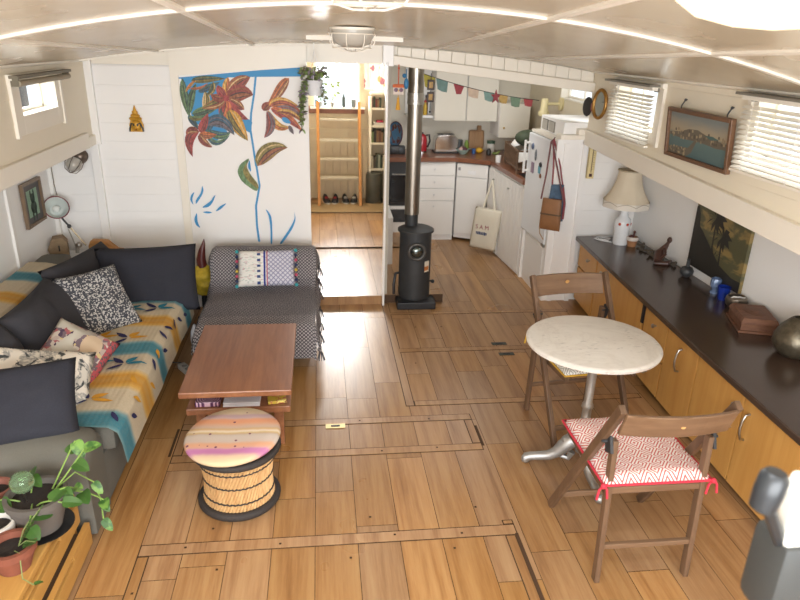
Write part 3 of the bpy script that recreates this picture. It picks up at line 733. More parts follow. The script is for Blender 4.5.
for (bx, by), m_, e_, kk in stems:
    b = top_c + V((bx, by, 0)); p1 = top_c + V(m_); p2 = top_c + V(e_)
    pts = [b.lerp(p1, a).lerp(p1.lerp(p2, a), a) for a in [i/8 for i in range(9)]]; st.tube(pts, .0032, 6)
    for q in range(2):
        a = pts[8 - q*3]; d = V((random.uniform(.2,1), random.uniform(-.7,.5), random.uniform(-.4,.3))); heart_leaf(w, a, d, (-.1,-.5,.9), random.uniform(.055,.078), random.uniform(.020,.028), kk if q == 0 else 0)
# long trailing end over the chest edge
tr = [top_c + V(p) for p in ((.05,.04,0),(.12,.08,.05),(.17,.11,-.02),(.19,.10,-.10),(.20,.07,-.17))]; st.tube(tr, .003, 6)
for i, k in ((2,1),(3,0),(4,1)): heart_leaf(w, tr[i], (.6,-.5,-.6), (0,-.6,.8), .06, .018, k)
obj('stem', st, plain('#7c9a4a', .5), pl, smooth=True); obj('leaves', w, [M['leaf'], M['leaf2']], pl, smooth=True)
w = MB(); w.lathe([(0,0),(.10,0),(.115,.012),(.110,.012),(.095,.004),(0,.004)], (pc.x, pc.y, .2602), 32)
tag(obj('saucer', w, plain('#2b2a2a', .35), smooth=True, angle=30), 'round black saucer under the large grey plant pot', 'saucer')
gs = thing('glass_ball', 'green glass ball on a thin stick stuck in the grey pot', 'ornament', (pc.x-.03, pc.y-.02, pc.z+.13))
t = NT('green_glass'); m = t.set('#b9d9b0', .03, 0, .5, Transmission_Weight=.9, IOR=1.3)
w = MB(); w.ball((pc.x-.03, pc.y-.02, pc.z+.215), .042, 20); obj('ball', w, m, gs, smooth=True)
w = MB(); w.tube([(pc.x-.03,pc.y-.02,pc.z+.10),(pc.x-.03,pc.y-.02,pc.z+.172)], .004, 6); obj('stick', w, M['steel'], gs)
tc = V((-1.105, 2.0, .2605)); fp = thing('potted_fern', 'small fern-like seedling in a terracotta pot at the front of the yellow chest', 'plant', tc)
pot(fp, tc, .052, .075, .10, plain('#824a37', .8, var=.15, scale=25, bump=.2), .03, lip=.006)
w = MB(); st = MB()
for a0, hh, dx in ((.2,.10,.05), (.9,.12,.075), (-.7,.05,.08)):
    b = tc + V((.02,.01,.08)); e = b + V((dx, a0*.06, hh)); st.tube([b, b.lerp(e,.5)+V((0,0,.015)), e], .0018, 5)
    for k in range(9):
        p = b.lerp(e, .3+.7*k/8)
        for sd in (-1, 1): heart_leaf(w, p, (.3, sd*.8, .35), (0,0,1), .026*(1-k*.06), .0032)
st.tube([tc+V(p) for p in ((.02,-.02,.085),(.05,-.05,.10),(.06,-.085,.02),(.10,-.10,.004))], .002, 5)
heart_leaf(w, tc+V((.10,-.10,.006)), (.8,.4,.1), (0,0,1), .03, .010)
obj('stem', st, plain('#7c8a52', .6), fp, smooth=True); obj('leaves', w, M['leaf'], fp, smooth=True)
c2 = V((-1.205, 2.115, .2605)); wp = thing('flower_pot', 'white pot of bare soil at the left edge of the yellow chest', 'pot', c2); pot(wp, c2, .045, .066, .105, plain('#d8d4cc', .5), .02)
c2 = V((-1.265, 2.28, .2605)); wp = thing('flower_pot', 'small reddish clay pot half cut off at the left edge beside the grey pot', 'pot', c2); pot(wp, c2, .045, .062, .14, plain('#8d5a4c', .7), .02)

# ------------------------------------------------------------------ coffee table
M['teak'] = wood('#76482f', '#9d6a48', 'Y', .35, .45, name='teak', coat=.15)
M['teak_edge'] = wood('#98552e', '#b06a3c', 'X', .4, .6, name='teak_edge')
ct = thing('coffee_table', 'low reddish-brown wooden coffee table with a lower shelf', 'table', (-.44, 3.38, 0))
w = MB(); w.box(-.715, 2.97, .366, -.163, 3.81, .40); obj('tabletop', w, M['teak'], ct, bev=.006)
w = MB(); w.box(-.698, 3.03, .235, -.175, 3.75, .272); obj('shelf', w, M['teak'], ct, bev=.005)
for y in (3.16, 3.60):
    w = MB(); w.box(-.62, y-.02, .272, -.26, y+.02, .366); obj('shelf_support', w, M['teak'], ct)
for x in (-.64, -.24):
    for y in (3.12, 3.66):
        w = MB(); w.box(x-.025, y-.025, 0, x+.025, y+.025, .235); obj('leg', w, M['teak'], ct, bev=.004)
t = NT('box_print'); v = t.coord(); wv = t.n('ShaderNodeTexWave', wave_type='RINGS', rings_direction='Z', _Scale=26); t.l(v, wv.inputs[0]); t.set(t.ramp(wv.outputs['Fac'], [(.2, '#4b2347'), (.5, '#7d4a6e'), (.8, '#c9a9b5')]), .45)
w = MB(); w.box(-.655, 3.045, .2725, -.53, 3.13, .30); o = obj('patterned_box', w, t.mat, bev=.004); tag(o, 'purple patterned flat box on the coffee table shelf', 'box')
pp = thing('paper_stack', 'stack of white papers on the coffee table shelf', 'paper', (-.43, 3.12, .2725))
for i in range(4):
    w = MB(); w.box(-.515+.003*(i%2), 3.04+.004*(i%3), .2725+i*.006, -.33-.004*(i%2), 3.24, .2780+i*.006); obj('sheet', w, plain('#e4e4ea', .6, var=.02), pp)
t = NT('card_print'); v = t.coord(); t.set(t.ramp(t.noise(v, 28, 2), [(.4, '#c3a83a'), (.5, '#b56b46'), (.58, '#d8c86a'), (.66, '#8a5a35')], 'CONSTANT'), .45)
w = MB(); w.obox(Matrix.Translation((-.245, 3.085, .281)) @ Matrix.Rotation(.15, 4, 'Z'), .095, .06, .016); o = obj('card_packet', w, t.mat, bev=.002); tag(o, 'small yellow and red packet on the right end of the coffee table shelf', 'packet')

# ------------------------------------------------------------------ drum stool (mora) with cushion
sc_ = V((-.405, 2.665, 0))
ds = thing('drum_stool', 'round cane drum stool bound with black cord', 'stool', sc_)
cane = wood('#b08454', '#d6b380', 'Z', .45, 2, name='cane', bump=.05); cordm = plain('#332d2a', .75, var=.2, scale=120, bump=.5, bscale=200)
def rz(z): a = z/.30; return .166 - .022*math.sin(PI*a) + .016*a
w = MB(); nC = 64
for lay_, (tw, off) in enumerate(((.55, 0), (-.55, -.006))):
    for k in range(nC):
        a = 2*PI*k/nC; pts = []
        for i in range(7):
            z = .03 + .255*i/6; b = a + tw*(i/6-.5); r = rz(z)+off; pts.append((sc_.x+r*math.cos(b), sc_.y+r*math.sin(b), z))
        w.tube(pts, .0066, 5, cap=False)
obj('cane_body', w, cane, ds, smooth=True)
for nm, z, r, th in (('base_ring', .022, .172, .020), ('rim', .290, .186, .017)):
    w = MB(); w.tube([(sc_.x+r*math.cos(2*PI*k/40), sc_.y+r*math.sin(2*PI*k/40), z) for k in range(40)], th, 10, closed=True); obj(nm, w, cordm, ds, smooth=True)
for z in (.075, .155, .235):
    w = MB()
    w.tube([(sc_.x+(rz(z)+.006)*math.cos(2*PI*k/80), sc_.y+(rz(z)+.006)*math.sin(2*PI*k/80), z + .004*(k % 2)) for k in range(80)], .0042, 5, closed=True); obj('binding', w, cordm, ds)
w = MB(); w.lathe([(0,.296),(.185,.292)], sc_, 40); obj('woven_top', w, cane, ds)
t = NT('stripe_kilim'); v = t.coord(rot=(0,0,.10)); sp = t.sep(v)
yy = t.math('ADD', sp[1], t.math('MULTIPLY', t.math('ABSOLUTE', t.math('SUBTRACT', t.math('FRACT', t.math('MULTIPLY', sp[0], 2.6)), .5)), .028))
yy = t.math('MULTIPLY_ADD', t.noise(v, 30, 2), .010, yy)
f = t.math('MULTIPLY_ADD', yy, 2.35, .46)
c = t.ramp(f, [(0, '#cbb894'), (.10, '#c9b08f'), (.14, '#b06a9a'), (.20, '#b678a2'), (.225, '#cfa58c'), (.28, '#d59a72'), (.32, '#bfb0a4'), (.40, '#c3b6ab'), (.44, '#b9aaa0'), (.47, '#c3a05a'), (.50, '#e4ddcf'), (.53, '#c79a52'), (.57, '#bcaea6'), (.65, '#d89a70'), (.72, '#d39472'), (.75, '#bcaaa6'), (.80, '#a98a97'), (.84, '#c4b193'), (1, '#cbbd9f')], 'B_SPLINE')
vo = t.n('ShaderNodeTexVoronoi', _Scale=24); t.l(v, vo.inputs[0]); sp2 = t.math('MULTIPLY', t.math('LESS_THAN', vo.outputs['Distance'], .16), t.math('GREATER_THAN', t.sep(vo.outputs['Color'])[0], .6))
t.set(t.mix(sp2, c, '#6e4258'), .9, 0, .2); t.bump(t.noise(v, 120, 2), .25, .004)
w = MB(); R = Matrix.Rotation(-.05, 3, 'Y') @ Matrix.Rotation(.05, 3, 'X')
w.lathe([(0,-.016),(.19,-.016),(.212,-.006),(.216,.006),(.205,.018),(.15,.024),(.08,.026),(0,.027)], (sc_.x-.012, sc_.y-.004, .340), 48, axis=R)
o = obj('seat_pad', w, t.mat, smooth=True, angle=80); tag(o, 'round seat pad in orange, violet and cream stripes on the drum stool', 'seat pad')

# ------------------------------------------------------------------ slipper chair under a dark throw
ac = thing('slipper_chair', 'low armless chair covered with a dark patterned throw in front of the mural', 'armchair', (-.42, 4.4, 0))
w = MB(); w.box(-.76, 3.92, .10, -.09, 4.86, .30); w.box(-.76, 4.745, .3, -.09, 4.87, .54); obj('body', w, plain('#6b6d6e', .8), ac)
for x in (-.74, -.15):
    for y in (4.20, 4.80):
        w = MB(); w.box(x, y-.08, 0, x+.06, y, .1); obj('leg', w, plain('#77797b', .7), ac)
AP = [(3.865,.13),(3.87,.2),(3.885,.30),(3.93,.338),(4.05,.348),(4.3,.345),(4.52,.34),(4.60,.36),(4.66,.46),(4.71,.56),(4.76,.592),(4.84,.59),(4.895,.55),(4.905,.40),(4.91,.15)]
ac_c = [0]
for a, b in zip(AP, AP[1:]): ac_c.append(ac_c[-1]+math.dist(a, b))
def ap(s):
    s = max(0, min(s, ac_c[-1]-1e-6))
    for i in range(len(AP)-1):
        if s <= ac_c[i+1]:
            f = (s-ac_c[i])/(ac_c[i+1]-ac_c[i]); return (AP[i][0]+(AP[i+1][0]-AP[i][0])*f, AP[i][1]+(AP[i+1][1]-AP[i][1])*f)
t = NT('diamond_weave'); uv = t.n('ShaderNodeTexCoord'); sp = t.sep(uv.outputs['UV'])
a_ = t.math('ADD', sp[0], sp[1]); b_ = t.math('SUBTRACT', sp[0], sp[1]); k = 42
d1 = t.math('ABSOLUTE', t.math('SUBTRACT', t.math('FRACT', t.math('MULTIPLY', a_, k)), .5)); d2 = t.math('ABSOLUTE', t.math('SUBTRACT', t.math('FRACT', t.math('MULTIPLY', b_, k)), .5))
f = t.math('LESS_THAN', t.math('MAXIMUM', d1, d2), .30); g = t.math('LESS_THAN', t.math('MAXIMUM', d1, d2), .10)
seatz = t.math('MULTIPLY', t.math('GREATER_THAN', sp[1], .36), t.math('LESS_THAN', sp[1], .95))
lightc = t.mix(t.math('MULTIPLY', seatz, .45), '#b3aeae', '#7b7678')
t.set(t.mix(t.math('SUBTRACT', f, g), '#4b484c', lightc), .95, 0, .2); t.bump(t.noise(uv.outputs['UV'], 60, 2), .15, .004); M['dwool'] = t.mat
w = MB(); uvl = w.bm.loops.layers.uv.new('UVMap')
X0, X1 = -.80, -.045
def acp(a, b):
    s = b*ac_c[-1]; y, z = ap(s); x = X0+(X1-X0)*a; e = abs(a-.5)*2
    rr = max(0, e-.93)/.07; z -= .02*rr*rr; x += .012*noise.noise(V((a*3, s*5, 2)))*(1 if e > .8 else 0)
    k = .010*noise.noise(V((a*5, s*4, 7))); return V((x, y - k*.4, z + k))
nu, nv = 40, 60; g_ = [[w.bm.verts.new(acp(u/nu, v_/nv)) for v_ in range(nv+1)] for u in range(nu+1)]
for u in range(nu):
    for v_ in range(nv):
        f = w.bm.faces.new((g_[u][v_], g_[u+1][v_], g_[u+1][v_+1], g_[u][v_+1]))
        for lp, (uu, vv) in zip(f.loops, ((u,v_),(u+1,v_),(u+1,v_+1),(u,v_+1))): lp[uvl].uv = (uu/nu*(X1-X0), vv/nv*ac_c[-1])
# side falls
for xs_, sd in ((X0, -1), (X1, 1)):
    prev = None
    for i in range(31):
        s = ac_c[-1]*(.08 + .84*i/30); y, z = ap(s); zt = z-.02; zb = max(.16, zt-.12-.03*math.sin(i*1.1)); e = sd*(.012+.012*math.sin(i*.9))
        cur = w.verts([(xs_, y, zt), (xs_+e, y, (zt+zb)/2), (xs_+e*1.4, y, zb)])
        if prev:
            for j in (0, 1):
                f = w.face((prev[j], cur[j], cur[j+1], prev[j+1]))
                if f:
                    for lp in f.loops: lp[uvl].uv = (lp.vert.co.z, lp.vert.co.y)
        prev = cur
tw = obj('chair_throw', w, M['dwool'], smooth=True, angle=180)
tag(tw, 'dark grey throw woven with small pale diamonds, with tassels, over the slipper chair', 'throw')
tm = plain('#4a4546', .95, var=.2, scale=90)
for i in range(7):
    s = ac_c[-1]*(.12+.76*i/6); y, z = ap(s); zb = max(.12, z-.16)
    w = MB(); p = V((X1+.02, y, zb)); w.ball(p, .014, 8)
    for q in range(9): a = 2*PI*q/9; w.tube([p, p+V((.012*math.cos(a)+.008,.012*math.sin(a),-.03)), p+V((.024*math.cos(a)+.01,.02*math.sin(a),-.075))], .004, 4)
    obj('tassel', w, tm, tw, smooth=True)
w = MB(); w.box(X1+.022, 4.02, .15, X1+.024, 4.06, .20); obj('care_tag', w, plain('#e6e6e6', .6), tw)
# pillow with pompons
t = NT('pillow_print'); v = t.coord(); sp = t.sep(v)
dz1 = t.math('ABSOLUTE', t.math('SUBTRACT', t.math('FRACT', t.math('MULTIPLY', t.math('ADD', sp[0], sp[1]), 30)), .5)); dz2 = t.math('ABSOLUTE', t.math('SUBTRACT', t.math('FRACT', t.math('MULTIPLY', t.math('SUBTRACT', sp[0], sp[1]), 30)), .5))
dia = t.math('GREATER_THAN', t.math('MAXIMUM', dz1, dz2), .36)
rightc = t.mix(dia, '#c9c9d2', '#8b8aa3')
rows = t.math('FRACT', t.math('MULTIPLY', sp[1], 24)); cols = t.math('MULTIPLY', t.math('ADD', sp[0], .19), 8)
leftp = t.ramp(t.noise(t.coord(scale=(30, 90, 1)), 1.0, 1), [(.4, '#dedcd6'), (.56, '#b7c6bd'), (.62, '#c99aa2'), (.7, '#dedcd6')], 'CONSTANT')
leftc = t.mix(t.math('LESS_THAN', rows, .2), leftp, '#dcd8d2')
navy = t.math('MULTIPLY', t.math('LESS_THAN', t.math('ABSOLUTE', t.math('ADD', sp[0], .052)), .012), t.math('GREATER_THAN', t.math('SINE', t.math('MULTIPLY', sp[1], 150)), .2))
band = t.math('LESS_THAN', t.math('ABSOLUTE', t.math('ADD', sp[0], .012)), .007); red = t.math('LESS_THAN', t.math('ABSOLUTE', t.math('ADD', sp[0], -.006)), .004)
c = t.mix(t.math('GREATER_THAN', sp[0], 0), leftc, rightc); c = t.mix(navy, c, '#3a4a78'); c = t.mix(band, c, '#353f86'); c = t.mix(red, c, '#b5606a')
t.set(c, .95, 0, .2)
pw = cushion(.41, .27, .10, 12, pinch=.03)
pil = put_cushion('pillow', pw, t.mat, (-.395, 4.60, .49), (.0, -.82, .6), (.05, .55, .8), 'light pillow with woven diamonds and coloured pompons on the dark slipper chair', 'pillow', roll=4)
pc_ = ['#3d9aa0', '#2c3a5c', '#c2506a', '#cdb04a', '#2c3a5c', '#c2506a', '#2c3a5c', '#3d9aa0']
for sd in (-1, 1):
    for i, c in enumerate(pc_):
        w = MB(); w.ball((sd*.209, -.13+.26*i/7, 0), .014 if i in (0, 7) else .012, 8)
        o = obj('pompon', w, plain(c, .95), None, smooth=True); loc = o.location.copy(); o.parent = pil; o.location = loc - OFF

# yellow papier-mache mask with a horn beside the chair
mk = thing('horned_mask', 'crumpled yellow mask head with a dark red horn beside the slipper chair', 'ornament', (-.93, 4.86, 0))
w = MB()
def mkp(a, b):
    th = 2*PI*a; z = .20 + .24*b; r = .078*math.sin(PI*min(1, max(.0, b*.93+.05)))**.5*(1+.45*noise.noise(V((math.cos(th)*1.6, math.sin(th)*1.6, b*4))))
    return V((-.895+r*math.cos(th)*1.25, 4.86+r*math.sin(th)*.9, z))
w.grid(mkp, 28, 22, cu=True); obj('head', w, plain('#d3b637', .6, var=.25, scale=30, bump=.5, bscale=40), mk, smooth=True, angle=60)
w = MB(); w.tube([(-.89,4.86,.42),(-.895,4.86,.48),(-.885,4.86,.54),(-.868,4.86,.60),(-.862,4.86,.635)], [.038,.034,.026,.013,.003], 12); obj('horn', w, plain('#5e2823', .35), mk, smooth=True)
w = MB(); w.tube([(-.895,4.86,0),(-.895,4.86,.25)], .02, 10); w.lathe([(0,0),(.06,0),(.06,.012),(0,.014)], (-.895,4.86,0), 20); obj('stand', w, M['black'], mk, smooth=True)
# power strip and cable on the floor between sofa and chair
ps = thing('power_strip', 'white multi-socket power strip on the floor between sofa and coffee table', 'power strip', (-.86, 3.92, 0))
Mx = Matrix.Translation((-.86, 3.93, .02)) @ Matrix.Rotation(.60, 4, 'Z')
w = MB(); w.obox(Mx, .05, .24, .036, bev=.006); obj('body', w, plain('#c9c6bd', .4), ps, smooth=True)
for i in range(4):
    w = MB(); w.lathe([(0,.0005),(.016,.0005),(.018,.002),(.018,0)], Mx @ V((0,-.085+i*.05,.018)), 16); obj('socket', w, plain('#8e8b84', .5), ps)
w = MB(); w.tube([Mx @ V(p) for p in ((0,.12,0),(.02,.17,-.008),(-.03,.23,-.012),(-.06,.3,-.012),(-.02,.38,-.012),(.05,.42,-.012))], .004, 6); obj('cable', w, plain('#55524e', .6), ps, smooth=True)
w = MB()
def bagp(a, b):
    th = 2*PI*a; z = .20*b; r = .05*(1-.25*b)*(1+.4*noise.noise(V((math.cos(th)*2, math.sin(th)*2, b*3+5))))*math.sin(PI*(.12+.86*b))**.5
    return V((-.872+r*math.cos(th)*.7, 4.28+r*math.sin(th)*1.1, .002+z))
w.grid(bagp, 22, 14, cu=True); tag(obj('plastic_bag', w, plain('#dcdcdf', .3), smooth=True, angle=70), 'crumpled white plastic bag on the floor between sofa and slipper chair', 'bag')

# ------------------------------------------------------------------ left wall: picture, lamps, ornaments, blind
pf = thing('framed_picture', 'small framed green picture of a dark animal on the left lower wall', 'picture', (XLL+.02, 4.72, .80))
w = MB(); y0, y1, z0_, z1_ = 4.57, 4.88, .79, 1.09; x0, x1 = XLL+.006, XLL+.03
for q in ((y0,y0+.018,z0_,z1_),(y1-.018,y1,z0_,z1_),(y0+.018,y1-.018,z0_,z0_+.018),(y0+.018,y1-.018,z1_-.018,z1_)): w.box(x0,q[0],q[2],x1,q[1],q[3])
obj('frame', w, wood('#6d5946', '#85705a', 'Z', .4), pf)
w = MB(); w.box(x0, y0+.015, z0_+.015, x0+.010, y1-.015, z1_-.015, 0); obj('mat_board', w, plain('#5f5b5a', .7), pf)
w = MB(); w.box(x0+.010, y0+.07, z0_+.06, x0+.0115, y1-.07, z1_-.06, 0)
for c_, s_ in (((4.725,.97),(.036,.034)),((4.725,.91),(.05,.045)),((4.70,1.0),(.012,.03)),((4.75,1.0),(.012,.03)),((4.70,.865),(.013,.05)),((4.75,.865),(.013,.05))):
    w.poly([(x0+.0122, c_[0]+s_[0]*math.cos(2*PI*k/14), c_[1]+s_[1]*math.sin(2*PI*k/14)) for k in range(14)], 1)
obj('print', w, [plain('#8fae94', .6, var=.15, scale=8), plain('#39493f', .7)], pf)

cl = thing('clamp_lamp', 'work lamp with a wide enamel shade on a jointed arm in the left corner', 'lamp', (-1.83, 4.98, .6))
ax = frame3((.35, -.75, .50), (0,0,1)); ce = V((-1.885, 4.93, .855))
w = MB(); w.lathe([(.026,-.078),(.045,-.068),(.066,-.032),(.080,0),(.082,.004),(.078,.004),(.063,-.030),(.040,-.062),(0,-.066)], ce, 32, axis=ax)
for f in w.bm.faces: pass
obj('lamp_shade', w, plain('#cfd6d2', .3), cl, smooth=True, angle=30)
w = MB(); w.tube([ce+ax@V((.082*math.cos(2*PI*k/32), .082*math.sin(2*PI*k/32), .003)) for k in range(32)], .004, 6, closed=True); w.lathe([(0,-.10),(.03,-.098),(.03,-.085),(.046,-.070),(.030,-.0792)], ce, 20, axis=ax); obj('shade_rim', w, plain('#7d3540', .4), cl, smooth=True)
w = MB(); w.ball(ce+ax@V((0,0,-.03)), .026, 14); obj('bulb', w, plain('#e8ece8', .15), cl, smooth=True)
jp = ce + ax@V((0,0,-.10)); j2 = V((-1.84, 4.99, .70)); j3 = V((-1.74, 4.985, .555)); 
w = MB(); w.tube([jp, j2], .007, 8); w.ball(j2, .016, 10); obj('arm_joint', w, M['iron'], cl, smooth=True)
w = MB(); w.tube([j2, j3], .006, 8); obj('arm', w, plain('#b9a888', .4, .5), cl, smooth=True)
w = MB(); w.tube([j2+V((-.01,0,-.02)), V((-1.80,4.985,.50))], .005, 6); w.ball((-1.79,4.985,.56), .022, 10); w.tube([(-1.80,4.985,.57),(-1.81,4.985,.50)], .014, 8); obj('clamp', w, M['steel'], cl, smooth=True)
w = MB(); w.tube([(-1.93,5.07,1.29),(-1.925,5.06,1.0),(-1.90,5.03,.86),tuple(jp)], .003, 6); obj('cord', w, plain('#6d6459', .6), cl)
w = MB(); w.box(-1.965, 4.69, .30, -1.0, 5.075, .49, bev=.006); tag(obj('corner_shelf', w, M['white'], smooth=True), 'white boxed shelf behind the far sofa arm', 'shelf')
w = MB(); w.prism([(-2.0+.055,4.86,.4905),(-1.84,4.90,.4905),(-1.84,4.90,.60),(-1.865,4.89,.64),(-1.93,4.865,.635),(-1.965+.0,4.855,.56)], (-.03,.10,0), 0)
w.box(-1.895, 4.872, .545, -1.888, 4.88, .585, 1)
o = obj('wooden_block', w, [wood('#7e6a52', '#9a8467', 'X', .7, name='driftwood'), M['black']]); tag(o, 'grey-brown angular wooden block with a slot beside the corner lamp', 'ornament')
w = MB(); w.prism([(-1.70,4.93,.4905),(-1.49,4.93,.4905),(-1.47,4.93,.53),(-1.51,4.93,.535),(-1.58,4.93,.60),(-1.69,4.93,.605),(-1.71,4.93,.56)], (0,.07,0), 0)
o = obj('carved_wood', w, wood('#a5713e', '#c4935a', 'X', .6, name='carved_pine'), bev=.008); tag(o, 'tan carved wooden piece behind the large black cushion', 'ornament')
def cage_lamp(root, R, c, r=.085, h=.09, glass=None, nr=3, oval=1.0):
    """bulkhead light: c on the mounting surface, R maps +z away from it"""
    w = MB(); w.lathe([(0,0),(r*.98,0),(r*.98,.010),(r*.94,.014),(0,.014)], c, 28, axis=R, sy=oval); obj('base_plate', w, M['trim'], root, smooth=True)
    w = MB(); w.lathe([(r*.96,.012),(r*.95,.04),(r*.78,h*.74),(r*.45,h*.92),(0,h*.97)], c, 28, axis=R, sy=oval); obj('glass_dome', w, glass, root, smooth=True)
    w = MB(); cc_ = V(c)
    for f, z in ((1.02,.030),(.84,h*.96)):
        w.tube([cc_+R@V((r*f*math.cos(2*PI*k/36), r*f*oval*math.sin(2*PI*k/36), z)) for k in range(36)], .0032, 6, closed=True)
    for k in range(nr):
        a = PI*k/nr+.3
        w.tube([cc_+R@V((r*f*math.cos(a), r*f*oval*math.sin(a), z)) for f, z in ((1.02,.03),(1.0,h*.7),(.86,h*.95),(.4,h*1.12),(-.4,h*1.12),(-.86,h*.95),(-1.0,h*.7),(-1.02,.03))], .0026, 6)
    obj('wire_cage', w, M['trim'], root, smooth=True)
t = NT('frosted_glass'); M['frost'] = t.set('#bfbab0', .3, 0, .5, Transmission_Weight=.15)
wl = thing('wall_lamp', 'small caged wall lamp under the left ledge near the corner', 'lamp', (-1.74, 5.08, 1.16))
w = MB(); w.lathe([(0,0),(.05,0),(.055,.03),(.045,.06),(.03,.075),(0,.08)], (-1.72,5.105,1.20), 20, axis=frame3((-.1,-1,-.15),(0,0,1))); obj('body', w, plain('#6e6258', .35, .6), wl, smooth=True)
w = MB(); w.lathe([(.04,0),(.05,.03),(.05,.06),(.03,.09),(0,.1)], (-1.735,5.03,1.185), 20, axis=frame3((-.35,-.5,-.8),(0,0,1))); obj('glass_dome', w, M['frost'], wl, smooth=True)
w = MB(); Rw = frame3((-.35,-.5,-.8),(0,0,1)); c_ = V((-1.735,5.03,1.185))
for k in range(3):
    a = PI*k/3; w.tube([c_+Rw@V((r*math.cos(a), r*math.sin(a), z)) for r, z in ((.055,.0),(.058,.05),(.04,.095),(0,.11),(-.04,.095),(-.058,.05),(-.055,0))], .003, 6)
obj('wire_cage', w, plain('#7a7068', .35, .7), wl, smooth=True)
# golden pointed mask
gm = thing('golden_mask', 'small golden mask with a pointed crown on the white back wall', 'mask', (-1.31, 5.11, 1.37))
w = MB()
w.prism([(-1.355,5.095,1.372),(-1.265,5.095,1.372),(-1.262,5.095,1.42),(-1.275,5.095,1.455),(-1.345,5.095,1.455),(-1.358,5.095,1.42)], (0,.02,0), 0)
w.ball((-1.31,5.094,1.415), .036, 16, 0, sz=1.2, sy=.5); w.lathe([(.040,0),(.046,.010),(.038,.018),(.030,.022),(.034,.032),(.022,.042),(.018,.046),(.022,.056),(.012,.066),(.010,.074),(.003,.10),(0,.102)], (-1.31,5.095,1.455), 16, 0, sy=.5)
for sd in (-1, 1): w.tube([(-1.31+sd*.008,5.078,1.425),(-1.31+sd*.03,5.081,1.432),(-1.31+sd*.045,5.09,1.395),(-1.31+sd*.047,5.09,1.374)], .006, 6, 1); w.ball((-1.31+sd*.014,5.076,1.418), .006, 8, 1)
w.ball((-1.31,5.074,1.405), .007, 8, 0, sz=1.6); w.ball((-1.31,5.077,1.388), .008, 8, 2, sz=.5)
obj('face', w, [plain('#c8952f', .4, .25), plain('#3a3a3a', .5), plain('#8a4a2a', .5)], gm, smooth=True, angle=40)
# rolled blind above the left window
rb = thing('roller_blind', 'rolled-up grey blind above the small left window', 'blind', (XL+.04, 4.2, 1.78))
w = MB(); w.tube([(XL+.055,3.86,1.775),(XL+.055,4.62,1.775)], .016, 14); obj('roll', w, plain('#a79c88', .6), rb, smooth=True)
w = MB(); w.box(XL+.02, 3.84, 1.80, XL+.07, 4.64, 1.815); w.box(XL+.02, 3.855, 1.76, XL+.06, 3.865, 1.80); w.box(XL+.02,4.615,1.76,XL+.06,4.625,1.80); obj('bracket', w, plain('#77705f', .5), rb)
# ------------------------------------------------------------------ sideboard along the right wall
SB = [(1.9, 1.955), (2.2, 1.965), (2.7, 1.98), (3.3, 2.005), (3.8, 2.035), (4.3, 2.065), (4.7, 2.09), (5.07, 2.115)]
def sbx(y):
    for (a, xa), (b, xb) in zip(SB, SB[1:]):
        if y <= b: return xa + (xb-xa)*(y-a)/(b-a)
    return SB[-1][1]
M['amber'] = wood('#c08c48', '#cf9f5a', 'Z', .38, .45, name='amber_veneer', bump=.015)
M['wenge'] = plain('#45362d', .22, var=.1, scale=5, spec=.5, coat=.1)
sb = thing('sideboard', 'long low sideboard with amber wooden fronts and a dark brown top along the right wall', 'sideboard', (2.28, 3.4, 0))
w = MB()
for (a, xa), (b, xb) in zip(SB, SB[1:]):
    w.hexa([(xa+.018,a,.03),(2.555,a,.03),(2.555,b,.03),(xb+.018,b,.03),(xa+.018,a,.54),(2.555,a,.54),(2.555,b,.54),(xb+.018,b,.54)], 0)
    w.hexa([(xa+.05,a,0),(2.555,a,0),(2.555,b,0),(xb+.05,b,0),(xa+.05,a,.04),(2.555,a,.04),(2.555,b,.04),(xb+.05,b,.04)], 1)
obj('carcass', w, [plain('#8a5a2a', .6), M['black']], sb)
w = MB(); tops = SB
pts = [(x-.035, y, .54) for y, x in tops] + [(2.562, 5.085, .54), (2.562, 1.9, .54)]; pts[len(tops)-1] = (2.115-.035, 5.085, .54)
w.prism(pts, (0,0,.034)); obj('worktop', w, M['wenge'], sb, bev=.006)
def front(y0, y1, z0, z1, name='door'):
    w = MB(); g = .003; a, b = y0+g, y1-g; n = 4
    for i in range(n):
        p, q = a+(b-a)*i/n, a+(b-a)*(i+1)/n; xp, xq = sbx(p), sbx(q)
        w.hexa([(xp,p,z0),(xp+.018,p,z0),(xq+.018,q,z0),(xq,q,z0),(xp,p,z1),(xp+.018,p,z1),(xq+.018,q,z1),(xq,q,z1)])
    bmesh.ops.remove_doubles(w.bm, verts=w.bm.verts[:], dist=1e-5)
    return obj(name, w, M['amber'], sb)
def knob(par, y, z):
    w = MB(); R = Matrix.Rotation(-PI/2, 3, 'Y'); w.lathe([(0,-.004),(.006,-.004),(.006,.012),(.013,.016),(.014,.024),(.009,.029),(0,.03)], (sbx(y), y, z), 16, axis=R); obj('knob', w, M['steel'], par, smooth=True)
def arc_handle(par, y, z):
    w = MB(); x = sbx(y); w.tube([(x+.002,y,z+.07),(x-.020,y,z+.066),(x-.030,y,z+.035),(x-.034,y,z),(x-.030,y,z-.035),(x-.020,y,z-.066),(x+.002,y,z-.07)], .0058, 10); obj('handle', w, M['steel'], par, smooth=True)
d = front(4.62, 5.05, .34, .535, 'drawer'); knob(d, 4.78, .46)
d = front(4.62, 5.05, .05, .325, 'drawer'); knob(d, 4.80, .25)
d = front(3.72, 4.60, .05, .535); knob(d, 4.46, .47)
d = front(3.36, 3.68, .28, .535, 'drawer'); knob(d, 3.51, .46)
d = front(3.36, 3.68, .05, .27, 'drawer'); knob(d, 3.53, .14)
d = front(2.99, 3.35, .05, .535); arc_handle(d, 3.16, .40)
d = front(2.545, 2.98, .05, .535); arc_handle(d, 2.60, .39)
d = front(2.11, 2.54, .05, .535); arc_handle(d, 2.485, .39)
d = front(1.91, 2.10, .05, .535)
